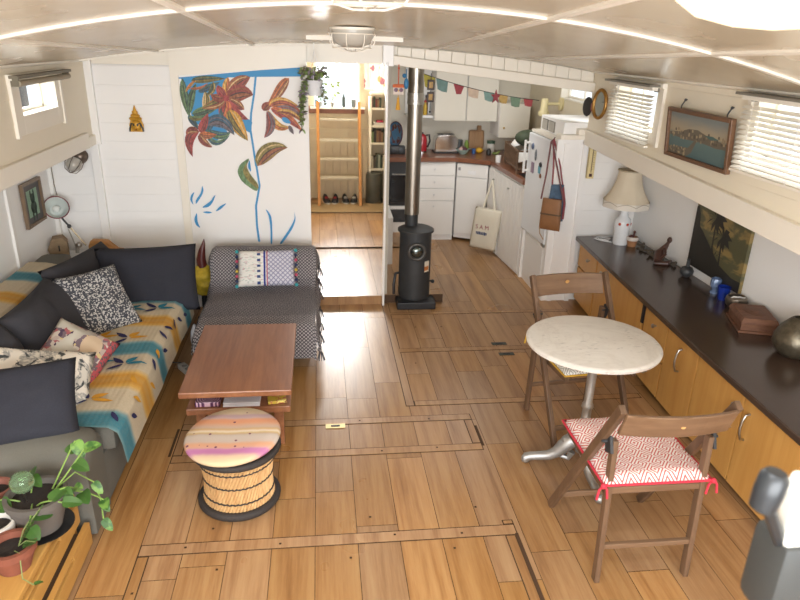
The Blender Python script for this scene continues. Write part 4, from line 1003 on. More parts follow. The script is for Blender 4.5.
w = MB(); w.box(2.02, 3.688, .40, 2.03, 3.712, .53); obj('catch', w, M['black'], sb)

ST = .5745
# table lamp
lp = thing('table_lamp', 'white ceramic table lamp with a fringed beige shade on the far end of the sideboard', 'lamp', (2.36, 4.86, ST))
w = MB(); w.lathe([(0,0),(.056,0),(.06,.012),(.058,.10),(.063,.17),(.058,.20),(.036,.222),(.028,.25),(.034,.275),(.028,.282),(0,.282)], (2.36,4.86,ST), 32)
lb = obj('base', w, plain('#e6e8ea', .15), lp, smooth=True, angle=60)
w = MB()
for a in (3.9, 4.9, 5.6):
    w.lathe([(0,.004),(.010,.003),(.012,0)], (2.36+.062*math.cos(a), 4.86+.062*math.sin(a), ST+.17), 10, axis=frame3((math.cos(a), math.sin(a), 0), (0,0,1)))
obj('painted_flower', w, plain('#b5452e', .4), lb)
t = NT('lamp_silk'); v = t.coord(); m = t.set(t.mix(t.noise(v, 8), '#cdbfa6', '#ddd2bd'), .85, 0, .2, Subsurface_Weight=.0); M['silk'] = m
w = MB(); nS = 64
def shp(a, b):
    th = 2*PI*a; r = .088 + .092*(1-b)**2.0; sc = abs(math.sin(th*4)); r *= 1-.045*sc*(1-b*.5); z = .345 + .24*b - (.022*(1-sc) if b < .01 else 0)
    return V((2.36+r*math.cos(th), 4.86+r*math.sin(th), ST+z))
w.grid(shp, nS, 10, cu=True); sh = obj('lamp_shade', w, m, lp, smooth=True, angle=50)
w = MB()
def frp(a, b):
    th = 2*PI*a; r = .181*(1-.045*abs(math.sin(th*4))) + .002*math.sin(th*90); return V((2.36+r*math.cos(th), 4.86+r*math.sin(th), ST+.302+.05*b))
w.grid(frp, 180, 2, cu=True); obj('fringe', w, plain('#ddd6ca', .9), sh)
for z, r in ((.583,.089),):
    w = MB(); w.tube([(2.36+r*math.cos(2*PI*k/40), 4.86+r*math.sin(2*PI*k/40), ST+z) for k in range(40)], .006, 6, closed=True); obj('shade_trim', w, plain('#b3a58d', .8), sh)
w = MB(); w.tube([(2.36+.178*math.cos(2*PI*k/64)*(1-.045*abs(math.sin(2*PI*k/64*4))), 4.86+.178*math.sin(2*PI*k/64)*(1-.045*abs(math.sin(2*PI*k/64*4))), ST+.348-.02*(1-abs(math.sin(2*PI*k/64*4)))) for k in range(64)], .004, 6, closed=True); obj('braid', w, plain('#a3967f', .8), sh)
w = MB(); w.tube([(2.36,4.86,ST+.28),(2.36,4.86,ST+.40)], .012, 8); w.ball((2.36,4.86,ST+.42), .03, 12); obj('bulb', w, M['white'], lp, smooth=True)
w = MB(); w.tube([(2.30,4.88,ST+.006),(2.24,4.93,ST+.006),(2.20,4.99,ST+.006),(2.25,5.03,ST+.006),(2.33,4.98,ST+.007),(2.28,4.91,ST+.014),(2.22,4.95,ST+.014),(2.23,5.01,ST+.014),(2.30,5.04,ST+.008),(2.40,5.06,ST+.006)], .005, 6); obj('cord', w, plain('#e3e3e3', .5), lp, smooth=True)
# clay cup with a spoon
c = V((2.425, 4.79, ST)); k = thing('clay_cup', 'small clay cup with a white rim holding a stick beside the lamp', 'cup', c)
w = MB(); w.lathe([(0,0),(.03,0),(.040,.05),(.044,.055),(.044,.075),(.038,.075),(.034,.01),(0,.01)], c, 24, 0); obj('cup', w, plain('#a5754f', .7), k, smooth=True)
w = MB(); w.lathe([(.0405,.048),(.046,.053),(.0465,.078),(.037,.078)], c, 24); obj('rim', w, plain('#d9d0c8', .5), k, smooth=True)
w = MB(); w.tube([c+V((.0,0,.02)), c+V((.01,0,.11))], .008, 8); w.ball(c+V((.01,0,.115)), .011, 8); w.ball(c+V((-.012,.0,.075)), .018, 8); obj('stick', w, plain('#57302a', .6), k, smooth=True)
# trailing chain of shells along the wall
ck = thing('bead_garland', 'dark string of beads and driftwood lying along the wall behind the clay cup', 'garland', (2.50, 4.55, ST))
w = MB(); random.seed(5)
gp = [V((2.47+.035*math.sin(i*.9)+.02*i/24, 4.78-.5*i/24, ST+.014+.006*math.sin(i*1.7))) for i in range(25)]
w.tube(gp, .009, 6)
for p in gp[::1]: w.ball(p+V((random.uniform(-.012,.012), 0, random.uniform(-.002,.008))), random.uniform(.009,.013), 6)
obj('beads', w, plain('#5d5448', .6, var=.3, scale=60), ck, smooth=True)
# figurine
fg = thing('reclining_figurine', 'dark wooden seated figurine with an upright neck beside the palm picture', 'figurine', (2.47, 4.40, ST))
w = MB(); c = V((2.47, 4.40, ST)); V_ = V
w.tube([c+V(p) for p in ((-.06,-.06,.020),(-.03,-.02,.034),(0,.03,.05),(.025,.03,.085),(.035,.01,.125),(.04,-.0,.148))], [.020,.033,.038,.026,.015,.010], 14)
w.ball(c+V((.042,-.002,.163)), .018, 12, sz=1.3); w.tube([c+V(p) for p in ((-.08,-.07,.012),(0,-.09,.014),(.05,-.05,.016))], [.012,.02,.014], 10)
w.tube([c+V(p) for p in ((.03,.02,.10),(0,-.05,.07),(-.04,-.06,.04))], [.012,.011,.009], 8)
obj('body', w, plain('#4d3026', .35, var=.2, scale=20), fg, smooth=True)
# round pot with stub
rp = thing('bud_vase', 'small round dark vase with a thin neck under the palm picture', 'vase', (2.49, 4.07, ST))
w = MB(); w.lathe([(0,0),(.02,0),(.043,.022),(.046,.045),(.034,.066),(.013,.075),(.011,.12),(.013,.125),(.008,.125),(.007,.08),(0,.08)], (2.49,4.07,ST), 24); obj('body', w, plain('#3b3c3d', .45, var=.2, scale=20), rp, smooth=True)
# palm picture, leaning flat on the wall
pc2 = thing('palm_canvas', 'unframed dark canvas of two palm trees against an olive sky leaning on the wall', 'picture', (XRL-.02, 3.86, .60))
w = MB(); y0, y1, z0_, z1_ = 3.56, 4.17, .64, 1.16
w.box(XRL-.03, y0, z0_, XRL-.008, y1, z1_)
t = NT('dusk_sky'); v = t.coord(); f = t.ramp(t.noise(t.coord(scale=(1,1,2.2)), 4.2, 4, .55, .5), [(.50, 0.0), (.58, 1.0)])
t.set(t.mix(f, '#57543a', '#8f7a4b'), .45); cm = t.mat
obj('canvas', w, cm, pc2)
w = MB(); xp = XRL-.0312
def pp_(pts, i=0): 
    f = w.poly([(xp-.0004*i, y1-(y1-y0)*u, z0_+(z1_-z0_)*q) for u, q in pts])
    if f: f.normal_update(); bmesh.ops.triangulate(w.bm, faces=[f])
pp_([(0,0),(1,0),(1,.14),(.85,.13),(.6,.2),(.42,.33),(.3,.42),(.2,.5),(.12,.55),(.09,.7),(.04,.8),(0,.78)])
for (u, q, s) in ((.40,.74,.20),(.56,.55,.18)):
    for k in range(9):
        a = 2*PI*k/9+.2; du, dq = math.cos(a)*s, math.sin(a)*s*.9-.03
        pp_([(u,q),(u+du*.5-dq*.18,q+dq*.5+.05+du*.1),(u+du,q+dq),(u+du*.5+dq*.18,q+dq*.5+.0-du*.12)], 1+k%3)
    pp_([(u-.012,q),(u+.012,q),(u+.04,.2),(u+.01,.2)], 1)
for k in range(12):
    u = .2+.04*k; pp_([(u,.3),(u+.02,.3),(u+.05*math.sin(k),.5-.02*k)], 2)
obj('painted_palms', w, plain('#2b2823', .5), pc2)
# blue glasses
t = NT('blue_crystal'); mb1 = t.set('#9db6dd', .05, 0, .6, Transmission_Weight=.6, IOR=1.4); t = NT('cobalt_glass'); mb2 = t.set('#2a49b8', .05, 0, .6, Transmission_Weight=.55, IOR=1.4)
w = MB(); w.lathe([(0,0),(.028,0),(.029,.01),(.018,.022),(.02,.03),(.032,.05),(.034,.08),(.030,.10),(.026,.10),(.028,.06),(.014,.035),(0,.034)], (2.51,3.75,ST), 10); tag(obj('cut_glass', w, mb1), 'small pale blue cut glass goblet on the sideboard, left of the cobalt glass', 'glass')
w = MB(); w.lathe([(0,0),(.030,0),(.034,.03),(.040,.085),(.036,.085),(.029,.012),(0,.012)], (2.50,3.64,ST), 16); tag(obj('drinking_glass', w, mb2, smooth=True, angle=40), 'cobalt blue drinking glass below the lower corner of the palm picture', 'glass')
bw = thing('metal_bowl', 'small round pewter bowl with a lidded rim behind the carved box', 'bowl', (2.50, 3.50, ST))
w = MB(); w.lathe([(0,0),(.03,0),(.058,.02),(.066,.045),(.06,.068),(.05,.075),(.046,.072),(.055,.045),(.03,.012),(0,.01)], (2.50,3.50,ST), 28); obj('body', w, plain('#8a8176', .3, .8, var=.15), bw, smooth=True)
w = MB(); w.tube([(2.50-.05+.02*i, 3.48+.01*(i % 2), ST+.072+.004*math.sin(i)) for i in range(6)], .006, 6); obj('contents', w, plain('#d9d6d0', .4), bw, smooth=True)
cb_ = thing('carved_box', 'brown carved wooden box with a lid on the sideboard, in front of the pewter bowl', 'box', (2.41, 3.22, ST))
Rb = Matrix.Translation((2.435, 3.235, ST)) @ Matrix.Rotation(-.30, 4, 'Z')
bw_ = wood('#5b3a29', '#7b543d', 'X', .55, 1.5, name='carved_walnut', bump=.4)
def rbox(x0,x1,y0,y1,z0,z1,tp=0):
    w = MB(); w.hexa([Rb@V(p) for p in ((x0,y0,z0),(x1,y0,z0),(x1,y1,z0),(x0,y1,z0),(x0+tp,y0+tp,z1),(x1-tp,y0+tp,z1),(x1-tp,y1-tp,z1),(x0+tp,y1-tp,z1))]); return w
obj('base', rbox(-.105,.105,-.135,.135,0,.014), bw_, cb_, bev=.003); obj('body', rbox(-.095,.095,-.125,.125,.014,.055), bw_, cb_, bev=.002)
lid = obj('lid', rbox(-.102,.102,-.132,.132,.057,.085,.014), bw_, cb_, bev=.003)
w = MB(); w.lathe([(0,.0035),(.05,.003),(.055,0)], Rb@V((0,0,.085)), 24, sy=1.3); w.lathe([(0,.006),(.02,.005),(.025,0)], Rb@V((0,0,.087)), 12); obj('carving', w, plain('#6d4834', .6, var=.3, scale=60, bump=.5), lid, smooth=True)
w = MB(); w.lathe([(0,0),(.06,0),(.085,.02),(.108,.065),(.108,.10),(.085,.15),(.05,.192),(.036,.205),(.030,.205),(.04,.19),(.0,.15)], (2.42,2.86,ST), 40)
tag(obj('gourd_vase', w, plain('#6c6352', .35, .6, var=.35, scale=40, bump=.3), smooth=True, angle=50), 'round dull bronze vase with a narrow mouth at the right edge of the sideboard', 'vase')

# ------------------------------------------------------------------ bistro table
M['alu'] = plain('#b4b4b2', .42, .75, var=.12, scale=40, bump=.25)
bt = thing('bistro_table', 'round white marble bistro table on an ornate cast metal pedestal', 'table', (1.30, 2.755, 0))
t = NT('marble'); v = t.coord(); n1 = t.noise(v, 3.2, 6, .65, .9); f = t.ramp(t.math('ABSOLUTE', t.math('SUBTRACT', n1, .5)), [(0, '#d2cdc5'), (.03, '#d8d4cc'), (.12, '#dedad3'), (.3, '#d8d3ca')])
gs_ = t.math('MULTIPLY', t.ramp(t.noise(t.coord(scale=(22,50,1), rot=(0,0,.5)), 1.2, 3), [(.60, 0.0), (.68, 1.0)]), t.ramp(t.noise(v, 3, 2), [(.48, 0.0), (.6, 1.0)]))
t.set(t.mix(t.math('MULTIPLY', gs_, .55), f, '#8c8c8a'), .28, 0, .5)
w = MB(); w.lathe([(0,.708),(.30,.708),(.314,.715),(.316,.726),(.308,.734),(.298,.736),(0,.736)], (1.28,2.755,0), 72); obj('tabletop', w, t.mat, bt, smooth=True, angle=35)
w = MB(); c = V((1.30,2.755,0))
w.lathe([(.10,.705),(.10,.695),(.03,.685),(.024,.66),(.036,.645),(.036,.63),(.024,.615),(.022,.50),(.021,.40),(.028,.385),(.030,.37),(.022,.355),(.024,.30),(.034,.285),(.036,.27),(.028,.255),(.045,.235),(.055,.21),(.050,.17),(.035,.14),(.03,.11),(0,.10)], c, 24); obj('column', w, M['alu'], bt, smooth=True, angle=50)
for a in (163, 270, 43):
    a = math.radians(a); d = V((math.cos(a), math.sin(a), 0)); w = MB()
    P_ = [(.02,.17),(.055,.165),(.09,.125),(.12,.085),(.16,.06),(.21,.05),(.25,.042),(.275,.03)]
    w.tube([c+d*r+V((0,0,z)) for r, z in P_], [.032,.040,.037,.030,.026,.023,.023,.024], 12)
    w.ball(c+d*.272+V((0,0,.024)), .0235, 12, sz=1.0); w.ball(c+d*.075+V((0,0,.16)), .032, 10); w.tube([c+d*.10+V((0,0,.07)), c+d*.06+V((0,0,.06)), c+d*.045+V((0,0,.10))], [.012,.016,.02], 8)
    obj('foot', w, M['alu'], bt, smooth=True)

# ------------------------------------------------------------------ folding chairs
M['chair_wood'] = wood('#594433', '#745a45', 'Y', .42, .6, name='chair_beech'); M['chair_wood_z'] = wood('#594433', '#745a45', 'Z', .42, .6, name='chair_beech'); M['chair_wood_x'] = wood('#684e3a', '#836850', 'X', .42, .6, name='chair_beech')
def folding_chair(label, loc, rz, group, cush, piping, pip_mat, ties):
    r = thing('folding_chair', label, 'chair', (0,0,0), 0, group)
    X = .222
    for s in (-1, 1):
        w = MB(); w.bar((s*X,.47,0), (s*X,-.055,.835), .024, .038, up=(0,1,0), bev=.004); obj('front_leg', w, M['chair_wood_z'], r)
        w = MB(); w.bar((s*(X-.030),-.01,0), (s*(X-.030),.025,.655), .022, .036, up=(0,1,0), bev=.004); obj('rear_leg', w, M['chair_wood_z'], r)
        w = MB(); w.bar((s*(X-.014),.045,.66), (s*(X-.014),.02,.60), .012, .05, up=(0,1,0)); w.tube([(s*(X-.04),.04,.64),(s*(X+.014),.04,.64)], .006, 8); obj('hinge', w, plain('#2e2f31', .55), r)
        w = MB(); w.bar((s*(X-.03),.02,.425), (s*(X-.03),.43,.435), .022, .035, bev=.003); obj('seat_rail', w, M['chair_wood'], r)
    w = MB(); n = 10                                   # curved back slat
    def sl(u, q):
        x = (u*2-1)*(X-.008); y = -.022 - .030*(1-(u*2-1)**2); return (x, y, q)
    for i in range(n):
        a, b = i/n, (i+1)/n
        p = []
        for z, dy in ((.715, -.008), (.822, -.05)):
            for (u, o) in ((a,-.009),(b,-.009),(b,.009),(a,.009)):
                q = sl(u, z); p.append((q[0], q[1]+dy+o, z))
        w.hexa([p[0],p[1],p[2],p[3],p[4],p[5],p[6],p[7]])
    bmesh.ops.remove_doubles(w.bm, verts=w.bm.verts[:], dist=1e-5)
    bk = obj('backrest', w, M['chair_wood_x'], r, smooth=True, angle=40, bev=.003)
    w = MB(); w.lathe([(0,0),(.012,0),(.011,.004),(0,.006)], (0,-.086,.775), 12, axis=frame3((0,-1,.35),(0,0,1))); w.lathe([(0,0),(.012,0),(.011,.004),(0,.006)], (0,-.064,.785), 12, axis=frame3((0,1,-.35),(0,0,1))); obj('plug', w, plain('#c4955a', .4), bk)
    w = MB()
    for i in range(6): y = .03 + i*.07; w.box(-X+.045, y, .445, X-.045, y+.052, .458)
    obj('seat', w, M['chair_wood_x'], r, bev=.003)
    w = MB(); w.bar((-X+.03,-.002,.17),(X-.03,-.002,.17), .022, .022); obj('stretcher', w, M['chair_wood_x'], r, bev=.004)
    w = MB(); w.bar((-X,.395,.12),(X,.395,.12), .016, .028); obj('stretcher', w, M['chair_wood_x'], r, bev=.004)
    w = MB(); w.bar((-X+.02,.015,.435),(X-.02,.015,.435), .025, .03); obj('seat_rail', w, M['chair_wood_x'], r, bev=.003)
    r.location = loc; r.rotation_euler = (0,0,rz); return r
GC = 'wooden folding chairs at the marble table'
ch1 = folding_chair('dark wooden folding chair with a red and white seat cushion, nearest the camera', (1.285, 2.02, 0), .0, GC, None, None, None, None)
ch2 = copy_tree(ch1, (1.395, 3.37, 0), PI+.10, 'dark wooden folding chair facing the camera on the far side of the marble table', GC)
def seat_cushion(mat, pipm, chair, label, tie_pts, tiem):
    R = Matrix.Translation(chair.location) @ Matrix.Rotation(chair.rotation_euler.z, 4, 'Z')
    r = thing('seat_cushion', label, 'cushion', R @ V((0,.22,.459)), chair.rotation_euler.z)
    w = MB(); n = 22
    def pt(u, v, s):
        k = max(0,(1-u**6)*(1-v**6))**.45; x = .222*u*(1-.02*(1-v*v)); y = .225 + .235*v
        z = .4615 + (.012 if s < 0 else .012) + s*(.012 if s < 0 else .028)*k + .010*noise.noise(V((u*1.6,v*1.6,3)))*k*(s > 0)
        if v < -.7 and s > 0: z += .012*(-(v+.7)/.3)*k
        return R @ V((x, y, z))
    for s in (1, -1): w.grid(lambda a, b: pt(a*2-1, b*2-1, s), n, n)
    bmesh.ops.remove_doubles(w.bm, verts=w.bm.verts[:], dist=1e-4); obj('pad', w, mat, r, smooth=True, angle=180)
    w = MB(); ring = []
    for k in range(48):
        a = 2*PI*k/48; c, s = math.cos(a), math.sin(a); m = max(abs(c), abs(s)); ring.append(R @ V((.222*c/m, .225+.235*s/m, .470)))
    w.tube(ring, .0055, 6, closed=True); obj('piping', w, pipm, r, smooth=True)
    for p in tie_pts:
        w = MB(); b = R @ V(p); w.tube([b, b+V((.0,0,.008)), b+V((.012,-.008,-.012)), b+V((.016,-.012,-.05))], .005, 6); w.tube([b, b+V((-.012,.005,-.02)), b+V((-.02,0,-.062))], .005, 6); w.ball(b, .012, 8); w.tube([b, R @ V((p[0]*.9, p[1]+.01, .472))], .005, 6); obj('tie', w, tiem, r, smooth=True)
    return r
t = NT('red_lozenge'); v = t.coord(); sp = t.sep(v); k = 13.5
dx = t.math('ABSOLUTE', t.math('SUBTRACT', t.math('FRACT', t.math('MULTIPLY', sp[0], k)), .5)); dy = t.math('ABSOLUTE', t.math('SUBTRACT', t.math('FRACT', t.math('MULTIPLY', sp[1], k*.8)), .5))
f = t.math('GREATER_THAN', t.math('FRACT', t.math('MULTIPLY', t.math('ADD', dx, dy), 5)), .56)
t.set(t.mix(f, '#e3dcd6', '#bf6460'), .9, 0, .2); t.bump(t.noise(v, 150, 2), .2, .004)
redp = plain('#c22f42', .8)
seat_cushion(t.mat, redp, ch1, 'red and white lozenge patterned seat cushion with red piping on the nearest chair', [(-.225,-.012,.47), (.225,-.012,.47)], redp)
t = NT('cream_lozenge'); v = t.coord(); sp = t.sep(v); dx = t.math('ABSOLUTE', t.math('SUBTRACT', t.math('FRACT', t.math('MULTIPLY', sp[0], k)), .5)); dy = t.math('ABSOLUTE', t.math('SUBTRACT', t.math('FRACT', t.math('MULTIPLY', sp[1], k*.8)), .5))
f = t.math('GREATER_THAN', t.math('FRACT', t.math('MULTIPLY', t.math('ADD', dx, dy), 5)), .55); t.set(t.mix(f, '#dfddd5', '#a9a79d'), .9, 0, .2)
yel = plain('#cfa53a', .8)
seat_cushion(t.mat, yel, ch2, 'cream seat cushion with yellow piping and ties under the marble table', [(.225,-.012,.50), (-.225,-.012,.47)], yel)

# ------------------------------------------------------------------ right wall: blinds, painting, mirror
def venetian(label, y0, y1, z0, z1):
    r = thing('venetian_blind', label, 'blind', (XR-.06, (y0+y1)/2, z0), 0, None)
    xc = XR-.055; n = int((z1-z0-.045)/.0235)
    w = MB()
    for i in range(n):
        z = z0 + .025 + i*.0235; a = .55; hx, hz = .0125*math.cos(a), .0125*math.sin(a)
        # slats tilt up towards the window so that their undersides face the room
        w.prism([(xc-hx,y0,z-hz),(xc,y0,z+.002),(xc+hx,y0,z+hz),(xc+hx,y0,z+hz-.0012),(xc,y0,z+.0008),(xc-hx,y0,z-hz-.0012)], (0,y1-y0,0))
    obj('slats', w, M['slat'], r)
    w = MB(); w.box(xc-.017, y0-.004, z1-.022, xc+.02, y1+.004, z1+.004); obj('headrail', w, M['trim'], r, bev=.003)
    w = MB(); w.box(xc-.014, y0, z0, xc+.014, y1, z0+.014); obj('bottom_rail', w, M['trim'], r, bev=.003)
    for y in (y0+.09, (y0+y1)/2, y1-.09):
        w = MB()
        for dx in (-.014, .014): w.box(xc+dx-.0006, y-.0012, z0+.01, xc+dx+.0006, y+.0012, z1-.02)
        obj('cord', w, M['white'], r)
    w = MB()
    w.tube([(xc-.02,y1-.16,z1-.02),(xc-.022,y1-.16,z0+.06)], .0015, 5); obj('wand', w, M['white'], r)
    w = MB(); w.box(XR-.02, y0-.02, z1, XR-.10, y1+.02, z1+.012) ; w.box(XR-.015, y0+.02, z1-.03, XR-.036, y0+.04, z1); w.box(XR-.015, y1-.04, z1-.03, XR-.036, y1-.02, z1); obj('bracket', w, plain('#8b877d', .4, .5), r)
    return r
t = NT('blind_slat'); m = t.set('#e9e6dd', .45, 0, .4, Subsurface_Weight=0); M['slat'] = m
venetian('white venetian blind over the farther window beside the oval mirror', 4.02, 4.66, 1.45, 1.815)
venetian('white venetian blind over the nearer window at the right edge', 2.25, 3.10, 1.485, 1.845)
pt_ = thing('framed_painting', 'framed painting of a harbour town with blue water between the two blinds', 'painting', (XR-.03, 3.46, 1.45))
T_ = Matrix.Translation((XR-.012, 3.49, 1.45)) @ Matrix.Rotation(-.08, 4, 'Y')   # hangs forward at the top
def pbox(w, y0, y1, z0, z1, x0, x1, m=0): w.hexa([T_@V(p) for p in ((x0,y0,z0),(x1,y0,z0),(x1,y1,z0),(x0,y1,z0),(x0,y0,z1),(x1,y0,z1),(x1,y1,z1),(x0,y1,z1))], m)
hw, hh = .325, .275
w = MB()
for q in ((-hw,-hw+.022,0,hh),(hw-.022,hw,0,hh),(-hw+.022,hw-.022,0,.022),(-hw+.022,hw-.022,hh-.022,hh)): pbox(w, *q, -.028, 0)
obj('frame', w, wood('#5d4330', '#7b5b43', 'Y', .4, 1, name='frame_walnut'), pt_, bev=.003)
w = MB(); pbox(w, -hw+.02, hw-.02, .02, hh-.02, -.012, -.006)
t = NT('harbour_sky'); v = t.coord('Generated'); sp = t.sep(v); t.set(t.ramp(t.math('MULTIPLY_ADD', t.noise(v, 4, 3), .18, sp[2]), [(.0, '#4c6468'), (.55, '#5f7674'), (.66, '#a99a80'), (.8, '#9d9482'), (1, '#7d8482')]), .5)
cv = obj('canvas', w, t.mat, pt_)
w = MB()
def pv(pts, m, i=0):
    f = w.poly([T_@V((-.0123-.0003*i, hw-.02-(2*hw-.04)*u, .02+(hh-.04)*q)) for u, q in pts], m)
    if f: f.normal_update(); bmesh.ops.triangulate(w.bm, faces=[f])
pv([(0,.5),(.2,.56),(.35,.66),(.5,.68),(.65,.6),(.8,.55),(1,.52),(1,.40),(.8,.38),(.55,.42),(.3,.40),(0,.44)], 0)
random.seed(21)
for i in range(46):
    u, q = random.uniform(.05,.92), random.uniform(.38,.60); pv([(u,q),(u+.025,q),(u+.025,q+.05),(u+.012,q+.07),(u,q+.05)], 1+i%3, 1+i%4)
pv([(0,0),(.32,0),(.42,.12),(.5,.42),(.46,.42),(.36,.22),(.2,.2),(0,.16)], 0, 1)
for i in range(26):
    u, q = random.uniform(.02,.33), random.uniform(.0,.17); pv([(u,q),(u+.03,q),(u+.025,q+.05),(u,q+.04)], 1+i%3, 2+i%4)
pv([(.62,.6),(.75,.62),(.85,.57),(.72,.53)], 4, 5)
obj('painted_town', w, [plain('#6c6456', .5), plain('#8f8067', .5), plain('#5a5146', .5), plain('#a6967a', .5), plain('#4f6b66', .5)], cv)
for y in (3.26, 3.72): w = MB(); w.tube([(XR-.002,y,1.77),(XR-.014,y,1.765),(XR-.03,y,1.735),(XR-.03,y,1.72)], .004, 6); w.ball((XR-.012,y,1.768), .008, 8); obj('hook', w, M['iron'], pt_, smooth=True)
mr = thing('oval_mirror', 'small oval mirror in a gilt frame on the upper right wall', 'mirror', (XR-.02, 4.86, 1.54))
RX = frame3((-.93,-.36,.04),(0,0,1))
w = MB(); w.tube([V((XR-.034,4.87,1.64))+RX@V((.062*math.cos(2*PI*k/40), .098*math.sin(2*PI*k/40), 0)) for k in range(40)], .013, 10, closed=True); obj('frame', w, plain('#a57a3c', .35, .6, var=.15, scale=40), mr, smooth=True)
w = MB(); w.lathe([(0,.004),(.058,.004),(.062,0)], V((XR-.030,4.87,1.64)), 40, axis=RX, sy=1.55); obj('mirror_glass', w, plain('#c9d0d0', .04, 1, var=0), mr)
w = MB(); w.lathe([(0,-.003),(.048,-.003),(.05,0),(.048,.006),(0,.010)], V((XR-.03,5.10,1.60)), 32, axis=RX, sy=1.45)
tag(obj('dark_oval', w, plain('#2c2826', .5), smooth=True), 'dark oval plaque beside the red trinket near the kitchen', 'plaque')
w = MB(); w.box(XR-.035, 5.008, 1.575, XR-.004, 5.035, 1.63, bev=.004); w.ball((XR-.018,5.02,1.638), .013, 8); tag(obj('red_trinket', w, plain('#7d3535', .5), smooth=True), 'small dull red trinket between the dark oval and the gilt mirror', 'trinket')
th_ = thing('thermometer', 'cream wooden wall thermometer strip at the corner under the right ledge', 'thermometer', (2.12, 5.10, 1.06))
w = MB(); w.box(2.105, 5.075, 1.05, 2.16, 5.109, 1.30, bev=.004); obj('board', w, plain('#e0cf9c', .5), th_)
w = MB(); w.box(2.130, 5.071, 1.10, 2.134, 5.0755, 1.28); w.box(2.120, 5.0715, 1.065, 2.144, 5.0755, 1.09); obj('tube', w, plain('#4d2a2a', .4), th_)
w = MB()
for i in range(9): w.box(2.139, 5.0725, 1.125+i*.018, 2.150, 5.0755, 1.127+i*.018)
obj('scale', w, plain('#6d6048', .6), th_)

# ------------------------------------------------------------------ ceiling lamps
cl1 = thing('ceiling_lamp', 'caged ceiling lamp cut by the top edge of the picture, nearest the camera', 'lamp', (.13, 1.86, 2.05), 0, None)
Rd = Matrix.Rotation(PI, 3, 'X')
cage_lamp(cl1, Rd, (.13, 1.84, ceil_z(.13, 1.84)), .105, .078, M['frost'], 2)
cl2 = thing('ceiling_lamp', 'caged half-dome ceiling lamp in front of the skylight over the doorway', 'lamp', (.17, 3.58, 2.0), 0, None)
cage_lamp(cl2, Rd, (.17, 3.58, ceil_z(.17, 3.58)), .115, .10, M['frost'], 4)
t = NT('lit_opal'); m = t.set('#f3e8d2', .5, 0, .3); t.b.inputs['Emission Color'].default_value = lin('#ffedcc'); t.b.inputs['Emission Strength'].default_value = 1.1
cl3 = thing('ceiling_lamp', 'large lit opal ceiling light in the top right corner', 'lamp', (.86, 1.28, 2.1))
zc_ = ceil_z(.86, 1.28)
w = MB(); w.lathe([(.19,.0),(.192,-.02),(.18,-.05),(.14,-.078),(.07,-.095),(0,-.10)], (.86,1.28,zc_-.012), 48); obj('opal_glass', w, m, cl3, smooth=True)
w = MB(); w.lathe([(.195,.03),(.198,-.012),(.19,-.014)], (.86,1.28,zc_-.012), 48); obj('ring', w, M['trim'], cl3, smooth=True)

# ------------------------------------------------------------------ tripod head close to the camera, bottom right
th = thing('tripod_head', 'dark grey tripod head with a rounded knob and white lever in the bottom right corner', 'tripod', (.79, .76, 0))
dg = plain('#363837', .55, var=.06); 
w = MB(); w.box(.765, .80, 1.10, .91, .89, 1.268, bev=.02); obj('head_body', w, dg, th, smooth=True)
w = MB(); c = V((.710,.81,1.386)); w.lathe([(0,-.036),(.014,-.037),(.021,-.032),(.0235,0),(.0225,.028),(.016,.037),(0,.038)], c, 28, axis=Matrix.Rotation(.12, 3, 'Y')); w.tube([c+V((.006,0,-.03)), c+V((.065,.02,-.125))], .011, 12); obj('knob', w, plain('#26292c', .35), th, smooth=True)
w = MB(); w.prism([(.77,.81,1.262),(.82,.81,1.262),(.81,.80,1.40),(.765,.80,1.405),(.758,.80,1.37)], (0,.04,0)); obj('lever', w, plain('#e9e6da', .4), th, bev=.008)
w = MB()
for x, y in ((.79,.825),(.815,.815)): w.obox(Matrix.Translation((x, y, 1.2692)) @ Matrix.Rotation(.5, 4, 'Z'), .03, .008, .003, bev=.001)
obj('level_window', w, plain('#b9b9b2', .3), th)
w = MB(); w.tube([(.81,.85,.30),(.81,.85,1.13)], .018, 14); obj('centre_column', w, M['iron'], th, smooth=True)
for k in range(3):
    a = 2*PI*k/3+.3; d = V((math.cos(a), math.sin(a), 0)); w = MB(); w.tube([V((.81,.85,.95))+d*.03, V((.81,.85,.02))+d*.42], [.017,.012], 10); w.ball(V((.81,.85,.014))+d*.423, .014, 8); obj('leg', w, M['iron'], th, smooth=True)
w = MB(); w.lathe([(0,.0),(.05,0),(.05,.08),(0,.08)], (.81,.85,.90), 16); obj('collar', w, dg, th)
# ------------------------------------------------------------------ wood stove
sv = thing('wood_stove', 'black cylindrical wood stove with a round glass porthole and a tall steel flue', 'stove', (.755, 5.13, 0))
cst = plain('#3c3d3e', .55, .35, var=.12, scale=14, bump=.1)
w = MB(); w.box(.60, 4.95, 0, .915, 5.30, .06, bev=.008); obj('base_plate', w, plain('#2b2b2d', .5, .3), sv)
w = MB(); w.lathe([(0,.06),(.128,.06),(.130,.09),(.128,.62),(0,.62)], (.755,5.13,0), 40); obj('body', w, cst, sv, smooth=True, angle=40)
w = MB(); w.lathe([(.132,.612),(.146,.616),(.146,.632),(.12,.645),(.0,.65)], (.755,5.13,0), 40); obj('lid', w, cst, sv, smooth=True, angle=40)
RY = frame3((0,-1,0),(0,0,1)); c = V((.75,5.003,.475))
w = MB(); w.tube([c+RY@V((.062*math.cos(2*PI*k/32), .062*math.sin(2*PI*k/32), .004)) for k in range(32)], .014, 10, closed=True)
for k in range(6): a = 2*PI*k/6; w.ball(c+RY@V((.064*math.cos(a), .064*math.sin(a), .017)), .006, 8)
dr = obj('porthole_ring', w, plain('#55524f', .4, .6), sv, smooth=True)
